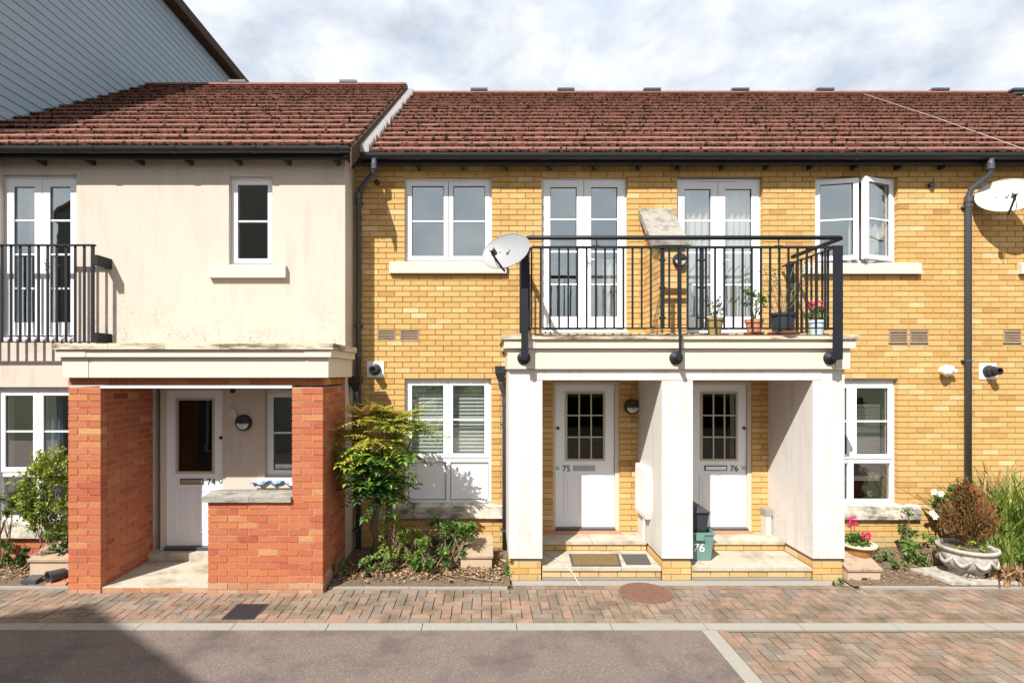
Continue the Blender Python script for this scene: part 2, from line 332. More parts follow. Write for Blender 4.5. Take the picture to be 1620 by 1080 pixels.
def wall_sheet(b, x0, x1, z0, z1, D, holes, reveal=.2, back=.3):
    """front sheet at y=D with openings and their reveals, plus a back sheet"""
    xs = sorted({x0, x1, *[min(max(h[i], x0), x1) for h in holes for i in (0, 1)]}); zs = sorted({z0, z1, *[min(max(h[i], z0), z1) for h in holes for i in (2, 3)]})
    for i in range(len(xs)-1):
        for j in range(len(zs)-1):
            cx, cz = (xs[i]+xs[i+1])/2, (zs[j]+zs[j+1])/2
            if any(h[0] < cx < h[1] and h[2] < cz < h[3] for h in holes): continue
            for y, s_ in ((D, 1), (D+back, -1)):
                q = [(xs[i], y, zs[j]), (xs[i+1], y, zs[j]), (xs[i+1], y, zs[j+1]), (xs[i], y, zs[j+1])]
                b.add(q if s_ > 0 else q[::-1], [(0, 1, 2, 3)])
    for (a, c, e, g) in holes:
        a_, c_ = max(a, x0), min(c, x1); y0, y1 = D, D+back
        b.add([(a, y0, e), (a, y1, e), (a, y1, g), (a, y0, g)], [(0, 1, 2, 3)]); b.add([(c, y0, e), (c, y0, g), (c, y1, g), (c, y1, e)], [(0, 1, 2, 3)])
        if g < z1-.001: b.add([(a_, y0, g), (a_, y1, g), (c_, y1, g), (c_, y0, g)], [(0, 1, 2, 3)])
        if e > z0+.001: b.add([(a_, y0, e), (c_, y0, e), (c_, y1, e), (a_, y1, e)], [(0, 1, 2, 3)])
def ring(b, x0, x1, z0, z1, y0, y1, w_, wb=None, wt=None):
    wb = w_ if wb is None else wb; wt = w_ if wt is None else wt
    b.box(x0, x0+w_, y0, y1, z0, z1); b.box(x1-w_, x1, y0, y1, z0, z1)
    b.box(x0+w_, x1-w_, y0+.001, y1, z0, z0+wb); b.box(x0+w_, x1-w_, y0+.001, y1, z1-wt, z1)
def text_mesh(body, size, m, depth=.003):
    cu = bpy.data.curves.new('number', 'FONT'); cu.body = body; cu.size = size; cu.extrude = depth; cu.align_x = 'CENTER'
    t = bpy.data.objects.new('number_tmp', cu); COL.objects.link(t)
    dg = bpy.context.evaluated_depsgraph_get(); me = bpy.data.meshes.new_from_object(t.evaluated_get(dg))
    bpy.data.objects.remove(t); me.materials.clear(); me.materials.append(MATS[m]); return me

# ------------------------------------------------------------------ windows and doors
def sash(parent, x0, x1, z0, z1, y, bars, fw=.06, piece='sash', angle=0, hinge=None, gl='glass'):
    """an opening light: frame, pane and horizontal glazing bars; parts of `parent`"""
    hx = x0 if hinge != 'right' else x1
    def fin(b, name, m):
        o = b.build(name, m, parent, loc=(hx, y, z0))
        if angle: o.rotation_euler = (0, 0, angle)
        return o
    b = MB(); ring(b, x0, x1, z0, z1, y, y+.06, fw); fin(b, piece, 'upvc')
    fin(MB().box(x0+fw-.004, x1-fw+.004, y+.026, y+.032, z0+fw-.004, z1-fw+.004), 'pane', gl)
    b = MB(); ring(b, x0+fw, x1-fw, z0+fw, z1-fw, y+.016, y+.024, .008); fin(b, 'gasket', 'black_plastic')
    for z in bars:
        fin(MB().box(x0+fw+.001, x1-fw-.001, y+.014, y+.0255, z-.011, z+.011), 'glazing_bar', 'upvc')
def window(house, x0, x1, z0, z1, D, kind, name='window', angles=(0, 0)):
    """kind: 'two' two lights, 'two_low' two lights over two fixed panes, 'two_panel' over two solid panels, 'single', 'french'"""
    y = D+.075; b = MB(); fw = .035
    ring(b, x0, x1, z0, z1, y, y+.07, fw, wt=.05)
    o = b.build(name, 'upvc', house)
    boxo('trickle_vent', 'upvc', o, x0+(x1-x0)*.28, x1-(x1-x0)*.28, y-.014, y-.001, z1-.04, z1-.022)
    mid = (x0+x1)/2; ys = y-.012; zt = z1-.048
    if kind == 'single':
        sash(o, x0+fw-.005, x1-fw+.005, z0+fw-.005, zt, ys, [(z0+z1)/2], .055)
    elif kind == 'two':
        zb = z0+fw-.005
        sash(o, x0+fw-.005, mid-.004, zb, zt, ys-.004 if angles[0] else ys, [(zb+zt)/2], .062, angle=-angles[0])
        sash(o, mid+.004, x1-fw+.005, zb, zt, ys-.004 if angles[1] else ys, [(zb+zt)/2], .062, angle=angles[1], hinge='right')
    elif kind in ('two_low', 'two_panel'):
        zs = z0+(z1-z0)*.345
        boxo('transom', 'upvc', o, x0+fw, x1-fw, y+.002, y+.068, zs-.035, zs+.035)
        boxo('mullion', 'upvc', o, mid-.028, mid+.028, y+.003, y+.067, z0+fw, zs-.035)
        sash(o, x0+fw-.005, mid-.004, zs+.025, zt, ys, [(zs+zt)/2+.01], .062)
        sash(o, mid+.004, x1-fw+.005, zs+.025, zt, ys, [(zs+zt)/2+.01], .062)
        for a, c in ((x0+fw, mid-.028), (mid+.028, x1-fw)):
            if kind == 'two_low':
                boxo('pane', 'glass', o, a-.003, c+.003, y+.03, y+.036, z0+fw-.003, zs-.032)
                bb = MB(); ring(bb, a, c, z0+fw, zs-.035, y+.012, y+.028, .012); bb.build('bead', 'upvc', o)
            else:
                boxo('panel', 'upvc', o, a-.003, c+.003, y+.03, y+.05, z0+fw-.003, zs-.032)
                bb = MB(); ring(bb, a+.004, c-.004, z0+fw+.004, zs-.039, y+.022, y+.0295, .006); bb.build('gasket', 'grey_pipe', o)
    elif kind == 'french':
        zb = z0+.05; h_ = zt-zb
        bars = [zb+.11+(h_-.2)*f for f in (.245, .50, .745)]
        bars = [zb+.17+(h_-.26)*i/4 for i in (1, 2, 3)]
        for a, c, s_ in ((x0+fw-.005, mid-.004, -1), (mid+.004, x1-fw+.005, 1)):
            b = MB(); fwd = .095
            ring(b, a, c, zb, zt, ys, ys+.06, fwd, wb=.17); b.build('leaf', 'upvc', o)
            boxo('pane', 'glass', o, a+fwd-.004, c-fwd+.004, ys+.026, ys+.032, zb+.166, zt-fwd+.004)
            b = MB(); ring(b, a+fwd, c-fwd, zb+.17, zt-fwd, ys+.016, ys+.024, .007); b.build('gasket', 'black_plastic', o)
            for z in bars: boxo('glazing_bar', 'upvc', o, a+fwd+.001, c-fwd-.001, ys+.014, ys+.0255, z-.011, z+.011)
        b = MB(); b.box(mid+.03, mid+.05, ys-.012, ys-.0005, zb+h_*.42, zb+h_*.42+.15); b.tube([(mid+.04, ys-.012, zb+h_*.42+.09), (mid+.04, ys-.04, zb+h_*.42+.09), (mid+.14, ys-.045, zb+h_*.42+.085)], .009, 6)
        b.build('handle', 'white_plastic', o)
        boxo('threshold_sill', 'upvc', o, x0-.01, x1+.01, y-.06, y-.001, z0-.012, z0+.02)
    return o
def sill(house, x0, x1, z0, z1, D, m='stone_clean', proj=.06, joints=()):
    b = MB(); e = [x0, *joints, x1]
    for a, c in zip(e, e[1:]):
        b.prism([(D-proj, z0), (D-proj, z1-.022), (D-.001, z1), (D+.06, z1+.006), (D+.06, z0+.004), (D-.0, z0)], a+(.002 if a != x0 else 0), c-(.002 if c != x1 else 0), 'x')
    return b.build('window_sill', m, house)
def front_door(house, x0, x1, z0, z1, D, number, lock_side, grid, num_x, plate, plate_m):
    """x0..x1 the leaf; frame round it"""
    y = D+.03; fr = MB()
    fr.box(x0-.065, x0-.003, y-.01, y+.1, z0-.01, z1+.06); fr.box(x1+.003, x1+.065, y-.01, y+.1, z0-.01, z1+.06); fr.box(x0-.003, x1+.003, y-.009, y+.1, z1+.003, z1+.06)
    fr.build('door_frame', 'door_frame_cream', house)
    boxo('threshold', 'grey_pipe', house, x0-.002, x1+.002, y-.045, y+.06, z0-.02, z0+.035)
    wd, ht = x1-x0, z1-z0; gx0, gx1 = x0+wd*.165, x1-wd*.155; gz0, gz1 = z0+ht*.475, z1-ht*.05
    b = MB()
    yy = y+.02
    b.box(x0, gx0, yy, yy+.045, z0+.04, z1); b.box(gx1, x1, yy, yy+.045, z0+.04, z1); b.box(gx0, gx1, yy, yy+.045, z0+.04, gz0); b.box(gx0, gx1, yy, yy+.045, gz1, z1)
    d = b.build('door', 'door_white', house)
    b = MB(); ring(b, gx0, gx1, gz0, gz1, yy-.012, yy+.05, .028); b.build('glass_frame', 'beige_trim', d)
    boxo('pane', 'glass_door', d, gx0+.026, gx1-.026, yy+.012, yy+.018, gz0+.026, gz1-.026)
    if grid:
        for i in (1, 2):
            xx = gx0+.028+(gx1-gx0-.056)*i/3; zz = gz0+.028+(gz1-gz0-.056)*i/3
            boxo('glazing_bar', 'beige_trim', d, xx-.009, xx+.009, yy-.004, yy+.011, gz0+.028, gz1-.028)
            boxo('glazing_bar', 'beige_trim', d, gx0+.028, gx1-.028, yy-.003, yy+.0105, zz-.009, zz+.009)
    for i in (0, 1):
        a = x0+wd*(.15+.41*i); c = a+wd*.29; e, g = z0+ht*.105, z0+ht*.375
        b = MB(); ring(b, a, c, e, g, yy-.008, yy+.001, .016); b.box(a+.045, c-.045, yy-.006, yy+.001, e+.045, g-.045); b.build('moulded_panel', 'door_white', d)
    b = MB(); px0, px1 = x0+wd*plate[0], x0+wd*plate[1]; zc = z0+ht*.425
    b.box(px0, px1, yy-.009, yy+.001, zc-.036, zc+.036); o = b.build('letter_plate', 'iron_dark' if plate_m != 'steel' else 'steel', d)
    boxo('flap', plate_m, d, px0+.014, px1-.014, yy-.014, yy-.008, zc-.024, zc+.024)
    lx = x0+wd*(.958 if lock_side > 0 else .04)
    MB().lathe([(.0, -.002), (.026, -.002), (.026, .006), (.018, .012), (.0, .012)], (lx, yy, zc), 14, axis=(0, -1, 0)).build('door_knob', 'steel', d, smooth=True)
    MB().lathe([(.0, -.002), (.022, -.002), (.022, .012), (.0, .014)], (lx, yy, z0+ht*.70), 14, axis=(0, -1, 0)).build('lock', 'iron_dark', d)
    me = text_mesh(number, .115, 'iron_dark'); o = link('house_number', me, d, (x0+wd*num_x, yy-.004, zc-.043)); o.rotation_euler = (rad(90), 0, 0)
    return d
def blind(house, x0, x1, z0, z1, y, pitch, m, tilt):
    hd = boxo('blind', m, house, x0, x1, y-.015, y+.02, z1-.03, z1)
    s_ = shared_box('slat', m, x1-x0, pitch*.98, .0016, .5); z = z1-.045
    while z > z0: link('slat', s_, hd, ((x0+x1)/2, y, z), rot=(tilt+R.uniform(-.03, .03), 0, 0)); z -= pitch
def curtain(house, x0, x1, z0, z1, y, m, n=9, amp=.03, name='curtain'):
    b = MB(); N_ = n*6; top = []; ph = R.uniform(0, 6)
    v = []
    for i in range(N_+1):
        u = i/N_; x = x0+(x1-x0)*u; dy = amp*math.sin(u*n*2*math.pi+ph+.8*math.sin(u*7)); v += [(x, y+dy*.7, z1), (x+.01*math.sin(i), y+dy*1.2, z0)]
    b.add(v, [(2*i, 2*i+1, 2*i+3, 2*i+2) for i in range(N_)])
    return b.build(name, m, house, smooth=True)
def shell(house, x0, x1, D, depth, z1, room='room_wall'):
    """party walls, back wall, floors and ceilings behind the front wall"""
    b = MB(); y0, y1 = D+.301, D+depth
    b.box(x0+.01, x0+.1, y0, y1, -.05, z1); b.box(x1-.1, x1-.01, y0, y1, -.05, z1); b.box(x0+.1, x1-.1, y1-.1, y1, -.05, z1)
    b.box(x0+.1, x1-.1, y0, y1-.1, -.05, .2); b.box(x0+.1, x1-.1, y0, y1-.1, 2.55, 2.85); b.box(x0+.1, x1-.1, y0, y1-.1, z1-.1, z1-.0)
    b.box(x0+.1, x1-.1, D+3.6, D+3.7, .2, 2.55); b.box(x0+.1, x1-.1, D+3.4, D+3.5, 2.85, z1-.1)
    b.build('interior', room, house)

# ------------------------------------------------------------------ roofs
def roof(house, x0, x1, De, Ze, Dr, Zr, Db, verge_right=False):
    pitch = math.atan2(Zr-Ze, Dr-De); sl = math.hypot(Zr-Ze, Dr-De); rows = 16; g = sl/rows
    u = Vector((0, math.cos(pitch), math.sin(pitch))); n = Vector((0, -math.sin(pitch), math.cos(pitch)))
    o0 = Vector((0, De, Ze))
    # deck: two slopes
    b = MB(); t_ = .08
    def pt(s, h): q = o0+u*s+n*h; return (q.y, q.z)
    zb = Zr-(Db-Dr)*math.tan(pitch)
    b.prism([pt(.02, -.045), pt(.02, -.075), (Dr, Zr-.15), (Db, zb-.15), (Db, zb-.0), (Dr, Zr-.03)], x0+.003, x1-.003, 'x')
    rf = b.build('roof', 'roof_felt', house)
    th = .044; tw = .33; lap = .075
    tl = g+lap; tilt = math.atan2(th, g)
    m_ = MB()
    for r in range(rows):
        x = x0-(r % 2)*tw/2
        while x < x1-.02:
            a, c = max(x, x0), min(x+tw, x1)
            if c-a > .03:
                cen = o0+u*(r*g+tl/2*math.cos(tilt))+n*(th*.5-math.sin(tilt)*tl/2+R.uniform(-.002, .002))
                link('tile', shared_box('tile', 'tile', c-a-.004, tl, th, tone()), rf, ((a+c)/2, cen.y, cen.z), rot=(pitch-tilt+R.uniform(-.004, .004), R.uniform(-.004, .004), 0))
                ml = c-a; k = 0
                while k < ml:                                  # moss cushions covering the butt edge, also painting the shadow line between rows
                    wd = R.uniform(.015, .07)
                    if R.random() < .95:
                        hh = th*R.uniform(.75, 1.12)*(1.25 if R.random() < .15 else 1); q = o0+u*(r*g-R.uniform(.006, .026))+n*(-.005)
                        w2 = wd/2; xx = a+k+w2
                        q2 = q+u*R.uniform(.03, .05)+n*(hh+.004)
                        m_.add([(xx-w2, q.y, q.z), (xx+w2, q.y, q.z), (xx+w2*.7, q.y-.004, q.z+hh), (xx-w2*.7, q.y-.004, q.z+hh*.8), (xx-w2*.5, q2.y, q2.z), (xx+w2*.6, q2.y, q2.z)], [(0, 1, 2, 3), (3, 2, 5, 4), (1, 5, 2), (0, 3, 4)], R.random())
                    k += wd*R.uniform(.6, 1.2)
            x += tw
    m_.build('moss_and_shade', 'moss_and_shade', rf, kind='stuff')
    x = x0
    while x < x1-.05:
        c = min(x+.45, x1); b = MB(); pr = []
        for i in range(9):
            a = math.pi*(i/8); pr.append((Dr+.02+.13*math.cos(a), Zr-.035+.085*math.sin(a)))
        b.prism(pr, x+.003, c-.003, 'x', tone()); b.build('ridge_tile', 'tile', rf, smooth=False); x += .45
    # rear slope
    b = MB(); b.prism([(Dr+.1, Zr-.03), (Db+.3, zb-.2), (Db+.3, zb-.17), (Dr+.1, Zr+.005)], x0, x1, 'x'); b.build('rear_slope', 'tile', rf)
    return rf
def gutter(house, x0, x1, yc, zt, r=.055, seams=()):
    b = MB(); n = 10; v = []; f = []
    for x in (x0, x1):
        for rr in (r, r-.005):
            for i in range(n+1):
                a = math.pi+math.pi*i/n; v.append((x, yc+rr*math.cos(a), zt+rr*math.sin(a)*1.25))
    N_ = n+1
    for i in range(n):
        f.append((i, i+1, 2*N_+i+1, 2*N_+i)); f.append((N_+i, 3*N_+i, 3*N_+i+1, N_+i+1))
    f.append((0, 2*N_, 3*N_, N_)); f.append((n, N_+n, 3*N_+n, 2*N_+n))
    f.append(tuple(range(n+1))+tuple(range(2*n+1, n, -1))); f.append(tuple(range(2*N_, 2*N_+n+1))[::-1]+tuple(range(3*N_, 3*N_+n+1)))
    b.add(v, f); g = b.build('gutter', 'black_plastic', house, smooth=False)
    for x in seams:
        b = MB(); pr = [(yc+(r+.008)*math.cos(math.pi+math.pi*i/10), zt+.004+(r+.008)*math.sin(math.pi+math.pi*i/10)*1.25) for i in range(11)]
        b.prism(pr, x-.03, x+.03, 'x'); b.build('gutter_bracket', 'black_plastic', g)
    return g
def pipe(parent, pts, r, m='grey_pipe', brackets=(), collars=(), wall=None, name='downpipe'):
    o = MB().tube(pts, r, 12).build(name, m, parent, smooth=True)
    for c in collars: MB().tube([Vector(c)-Vector((0, 0, .04)), Vector(c)+Vector((0, 0, .04))], r+.007, 12).build('socket', m, o, smooth=False)
    for (x, y, z) in brackets:
        b = MB(); b.tube([(x, y, z-.012), (x, y, z+.012)], r+.006, 12); b.box(x-.055, x+.055, y+r*.6, y+r+.02, z-.012, z+.012)
        if wall: b.box(x-.02, x+.02, y+r, wall, z-.01, z+.01)
        b.build('bracket', m, o)
    return o

DW, D74, DP, DR = 7.39, 6.93, 6.37, 5.986          # yellow wall, cream wall, white porch front, red porch front
XE = -1.826                                        # boundary between the cream and the yellow house

# =================================================================== SETTING
b = MB(); b.add([(-400, -400, -.05), (400, -400, -.05), (400, 400, -.05), (-400, 400, -.05)], [(0, 1, 2, 3)]); b.build('ground', 'grass_ground', kind='structure')
b = MB(); b.box(-60, 2.045, -5.5, 5.128, -.045, -.004); b.box(2.045, 60, -5.5, 2.2, -.045, -.004); b.build('road', 'asphalt', kind='structure')
pav = MB().box(-40, 40, 5.128, 6.9, -.045, -.014).build('pavement', 'bedding', kind='structure')
bay = MB().box(2.045, 30, 2.2, 5.128, -.045, -.014).build('parking_bay', 'bedding', kind='structure')
def herring(x0, x1, y0, y1, pc=.1025, j=.010):
    its = []; nx = int((x1-x0)/pc); ny = int((y1-y0)/pc)
    for i in range(-1, nx):
        for k in range(-1, ny):
            r_ = (i-k) % 4
            if r_ == 0: cells = [(i, k), (i+1, k)]
            elif r_ == 3: cells = [(i, k), (i, k+1)]
            else: continue
            cells = [c for c in cells if 0 <= c[0] < nx and 0 <= c[1] < ny]
            if not cells: continue
            a = min(c[0] for c in cells); c_ = max(c[0] for c in cells)+1; e = min(c[1] for c in cells); g = max(c[1] for c in cells)+1
            its.append((x0+(a+c_)/2*pc, y0+(e+g)/2*pc, -.03+R.uniform(-.0025, .0025), (c_-a)*pc-j, (g-e)*pc-j, .06, R.random()))
    return its
def course(axis, a, b_, c, wd, ln=.205, j=.005):
    its = []; p = a
    while p < b_-.03:
        l_ = min(ln, b_-p)
        its.append((p+l_/2, c, -.03+R.uniform(-.002, .002), l_-j, wd-j, .06, R.random()) if axis == 'x' else (c, p+l_/2, -.03, wd-j, l_-j, .06, R.random())); p += ln
    return its
near = lambda i: i[1]+abs(i[0]-.25)*.02
vis = lambda i: (0 if abs(i[0]-.05) < i[1]*.99 else 50)+i[1]
put_boxes(herring(-6.1, 6.7, 5.375, 6.10)+course('x', -6.1, 6.7, 5.323, .1025)+course('x', .30, 4.2, 6.155, .1025), 'paver', 'paver', pav, 'paving', 300, vis)
put_boxes(herring(2.30, 6.2, 3.55, 5.12)+course('y', 3.55, 5.12, 2.247, .1025), 'paver', 'paver', bay, 'paving', 300, lambda i: (0 if i[0]-.05 < i[1]*1.02 else 50)-i[1])
x = -7.03
while x < 8:
    o = boxo('kerb_stone', 'kerb', pav, x+.004, x+.911, 5.132, 5.268, -.1, .002+R.uniform(-.001, .001)); x += .915
y = 5.126
while y > 1:
    boxo('kerb_stone', 'kerb', bay, 2.05, 2.19, max(y-.911, 1), y-.004, -.1, .001); y -= .915
for a, c in ((-7.5, -4.75), (-1.80, .24), (4.26, 8)):
    p = a
    while p < c-.05:
        boxo('edging_stone', 'kerb', pav, p+.003, min(p+.915, c)-.003, 6.105, 6.155, -.1, .012+R.uniform(-.003, .003)); p += .915
boxo('concrete_haunch', 'kerb', pav, .30, 4.2, 6.215, 6.36, -.08, -.003)
# planting beds: uneven soil
def bed(x0, x1, y0, y1, z0, z1):
    b = MB(); nx = int((x1-x0)/.06); ny = int((y1-y0)/.06); v = []
    for k in range(ny+1):
        for i in range(nx+1):
            e = min(1, i/2, k/2+.2); v.append((x0+(x1-x0)*i/nx, y0+(y1-y0)*k/ny, z0+(z1-z0)*k/ny+R.uniform(-.012, .02)*min(e, 1)))
    b.add(v, [(k*(nx+1)+i, k*(nx+1)+i+1, (k+1)*(nx+1)+i+1, (k+1)*(nx+1)+i) for k in range(ny) for i in range(nx)])
    return b.build('planting_bed', 'soil', kind='structure', smooth=True)
bed(-7.3, -4.6, 6.155, 7.1, .01, .06); bed(-1.83, .27, 6.155, 7.5, .01, .06); bed(4.2, 9.5, 6.155, 7.5, .01, .06)

# =================================================================== HOUSES
def hole(x0, x1, y0, y1, D): return (PX(x0, D), PX(x1, D), PZ(y1, D), PZ(y0, D))
# ---- number 75
def yellow_house(label, x0, x1, holes, rx0, rx1, vents):
    h = thing('terraced_house', label, 'house', ((x0+x1)/2, DW, 0), 'houses of the terrace')
    b = MB(); e = .006; wall_sheet(b, x0, x1, -.1, 5.34, DW+.012, [(a-e, c+e, d-e, f+e) for a, c, d, f in holes])
    wl = b.build('wall', 'mortar', h)
    nC = 72; its = facade_bricks(x0, x1, -.02, DW, nC-1, holes+vents, 'brick_yellow', 3, 'brick_yellow_weathered')
    put_boxes(its, 'brick', 'brick_yellow', wl, 'brickwork', 300, score=lambda i: -round(i[3], 2)*10+((i[0]-.6)**2+(i[2]-2.4)**2+i[1]**2)**.5)
    for (a, c, d, f) in vents:
        b = MB(); ring(b, a+.004, c-.004, d+.004, f-.004, DW-.006, DW+.05, .012)
        b.box(a+.012, c-.012, DW+.03, DW+.05, d+.012, f-.012); v = b.build('air_vent', 'meter_lid', h)
        z = d+.024
        while z < f-.02: MB().prism([(DW+.0, z-.006), (DW+.028, z+.008), (DW+.028, z+.011), (DW+.0, z-.002)], a+.016, c-.016, 'x').build('louvre', 'meter_lid', v); z += .022
    shell(h, x0, x1, DW, 8.0, 5.3)
    roof(h, rx0, rx1, DW-.24, 5.385, 11.45, 8.40, 15.9)
    boxo('fascia', 'black_plastic', h, x0+.002 if x0 > -1 else x0+.16, x1-.002, DW-.16, DW-.135, 5.255, 5.36)
    k = x0+.3
    while k < x1: boxo('rafter_foot', 'black_plastic', h, k-.022, k+.022, DW-.134, DW+.0, 5.235, 5.33); k += .6
    boxo('soffit', 'black_plastic', h, x0+.002, x1-.002, DW-.134, DW-.0, 5.331, 5.345)
    gutter(h, x0+.002 if x0 > -1 else x0+.15, x1-.002, DW-.235, 5.362, seams=[x0+.9, x0+2.6])
    return h
def vent(xa, xb, ya, yb): return (PX(xa, DW), PX(xb, DW), PZ(yb, DW), PZ(ya, DW))
u75, f75, l75 = hole(640, 778, 279, 414, DW), hole(857, 993, 277, 525, DW), hole(640, 777, 597, 797, DW)
d75 = (PX(875, DW), PX(980, DW), .27, PZ(604, DW))
h75 = yellow_house('yellow brick house numbered 75 beside the cream rendered house', XE, 2.32, [u75, f75, l75, d75], -1.60, 2.32, [vent(597, 626, 521, 540), vent(633, 663, 521, 540)])
f76, u76, l76 = hole(1071, 1207, 280, 525, DW), hole(1290, 1421, 278, 415, DW), hole(1284, 1421, 601, 797, DW)
d76 = (PX(1086, DW), PX(1190, DW), .27, PZ(604, DW))
h76 = yellow_house('yellow brick house numbered 76 with an open upstairs window', 2.32, 6.60, [f76, u76, l76, d76], 2.32, 6.60, [vent(1406, 1436, 523, 543), vent(1439, 1469, 523, 543)])
u77 = (7.46, 8.6, 3.87, 5.06); l77 = (7.42, 8.6, .62, 2.33)
h77 = yellow_house('yellow brick house beyond the dark downpipe at the right edge', 6.60, 11.0, [u77, l77], 6.60, 11.0, [vent(1587, 1616, 523, 543)])
window(h75, *u75, DW, 'two'); window(h75, *f75, DW, 'french', 'french_window'); window(h75, *l75, DW, 'two_panel')
window(h76, *u76, DW, 'two', angles=(rad(13), rad(20))); window(h76, *f76, DW, 'french', 'french_window'); window(h76, *l76, DW, 'two_low')
window(h77, *u77, DW, 'two'); window(h77, *l77, DW, 'two_low')
sill(h75, PX(617, DW), PX(801, DW), PZ(433, DW), PZ(414, DW), DW); sill(h75, PX(622, DW), PX(797, DW), PZ(818, DW), PZ(797, DW), DW, 'stone_sill', joints=(PX(655, DW),))
sill(h76, PX(1268, DW), PX(1453, DW), PZ(434, DW), PZ(416, DW), DW); sill(h76, PX(1262, DW), PX(1452, DW), PZ(820, DW), PZ(797, DW), DW, 'stone_sill', joints=(PX(1401, DW),))
sill(h77, 7.30, 8.75, PZ(434, DW), PZ(416, DW), DW); sill(h77, 7.26, 8.75, PZ(820, DW), PZ(797, DW), DW, 'stone_sill')
dz0, dz1 = PZ(838, DW+.04), PZ(608, DW+.04)
front_door(h75, PX(879, DW+.04), PX(972, DW+.04), dz0, dz1, DW, '75', -1, True, .185, (.30, .67), 'steel')
front_door(h76, PX(1094, DW+.04), PX(1181, DW+.04), dz0, dz1, DW, '76', 1, True, .78, (.24, .65), 'white_plastic')
# blinds and curtains
m_ = (l75[0]+l75[1])/2; zb_ = l75[2]+(l75[3]-l75[2])*.345
blind(h75, l75[0]+.07, l75[1]-.07, zb_+.05, l75[3]-.04, DW+.2, .052, 'blind', rad(60))
blind(h76, l76[0]+.07, l76[1]-.07, l76[2]+.28, l76[3]-.35, DW+.25, .03, 'blind_dark', rad(55))
curtain(h76, f76[0]+.02, f76[1]-.02, f76[2]+.05, f76[3]-.03, DW+.24, 'curtain', 13, .03)
curtain(h76, u76[1]-.45, u76[1]-.02, u76[2]-.05, u76[3]-.03, DW+.34, 'curtain', 5, .035); curtain(h76, u76[0]+.0, u76[0]+.16, u76[2]-.05, u76[3]-.03, DW+.34, 'curtain', 2, .03)
curtain(h75, f75[0]+.62, f75[1]-.02, f75[2]+.03, f75[2]+1.1, DW+.5, 'curtain', 6, .03, 'net_curtain')
# downpipes
yp = DW-.06
pipe(h75, [(PX(592, DW-.235), DW-.235, 5.30), (PX(592, DW-.235), DW-.235, 5.17), (PX(590, DW-.2), DW-.21, 5.11), (PX(572, DW-.1), DW-.08, 4.98), (PX(567, yp), yp, 4.90), (PX(567, yp), yp, .02)], .036,
     collars=[(PX(592, DW-.235), DW-.235, 5.2), (PX(567, yp), yp, 4.86), (PX(567, yp), yp, 2.7)], brackets=[(PX(567, yp), yp, z) for z in (4.78, 3.1, 1.2)], wall=DW)
pipe(h76, [(PX(1567, DW-.235), DW-.235, 5.30), (PX(1567, DW-.235), DW-.235, 5.17), (PX(1565, DW-.2), DW-.21, 5.10), (PX(1538, DW-.1), DW-.09, 4.95), (PX(1532, yp), yp, 4.86), (PX(1532, yp), yp, .02)], .038,
     collars=[(PX(1567, DW-.235), DW-.235, 5.2), (PX(1532, yp), yp, 4.82)], brackets=[(PX(1532, yp), yp, z) for z in (4.72, 2.62)], wall=DW)
def overflow(h, px, py):
    MB().tube([(PX(px, DW), DW+.05, PZ(py, DW)), (PX(px, DW), DW-.05, PZ(py, DW)-.008)], .034, 14).build('overflow_pipe', 'black_plastic', h, smooth=False)
overflow(h75, 597, 289); overflow(h76, 1471, 293)
# lead strip where the lower roof meets the verge, and small ridge vents
b = MB(); pt_ = math.atan2(8.40-5.385, 11.45-DW+.24); sl = math.hypot(8.40-5.385, 11.45-DW+.24); N_ = 48
for i in range(N_):
    s0, s1 = sl*i/N_, sl*(i+1)/N_; wv = R.uniform(-.02, .02)
    q0 = Vector((0, DW-.24, 5.385))+Vector((0, math.cos(pt_), math.sin(pt_)))*s0+Vector((0, -math.sin(pt_), math.cos(pt_)))*.045
    q1 = q0+Vector((0, math.cos(pt_), math.sin(pt_)))*(s1-s0+.02)+Vector((0, -math.sin(pt_), math.cos(pt_)))*(-.004)
    b.box(-1.69, -1.56+wv, min(q0.y, q1.y), max(q0.y, q1.y), q0.z-.04, q1.z)
b.build('verge_flashing', 'lead', h75)
for h, lst in ((h75, (758, 894)), (h76, (1029, 1167, 1300)), (h77, (1480, 1606))):
    for px in lst:
        x_ = PX(px, 11.5); b = MB(); b.box(x_-.18, x_+.18, 11.35, 11.6, 8.43, 8.475); b.box(x_-.14, x_+.14, 11.38, 11.57, 8.37, 8.43); b.build('ridge_vent', 'grey_pipe', h)

# ---- number 74: cream render
X74 = -7.2
h74 = thing('terraced_house', 'cream rendered house numbered 74 with small upstairs window', 'house', ((X74+XE)/2, D74, 0), 'houses of the terrace')
f74, s74, l74 = hole(0, 121, 275, 536, D74), hole(362, 431, 277, 418, D74), hole(-10, 118, 612, 824, D74)
d74 = (PX(243, D74), PX(357, D74), .27, PZ(612, D74)); w74 = hole(419, 488, 616, 755, D74)
b = MB(); wall_sheet(b, X74, XE, .345, 5.24, D74, [f74, s74, l74, w74, (d74[0], d74[1], .345, d74[3])])
b.add([(XE, D74, -.1), (XE, DW+.02, -.1), (XE, DW+.02, 5.24), (XE, D74, 5.24)], [(0, 1, 2, 3)]); b.build('wall', 'render_cream', h74)
b = MB(); wall_sheet(b, X74, XE-.002, -.1, .345, D74+.012, [(d74[0], d74[1], .15, .345)]); pl = b.build('plinth', 'mortar_red', h74)
put_boxes(facade_bricks(X74, PX(120, D74), -.03, D74+.002, 5, [], 'brick_red', 2, 'brick_red_weathered'), 'brick', 'brick_red', pl, 'brickwork')
shell(h74, X74, XE, D74, 8.4, 5.2)
window(h74, *f74, D74, 'french', 'french_window'); window(h74, *s74, D74, 'single'); window(h74, *l74, D74, 'two_low'); window(h74, *w74, D74, 'single')
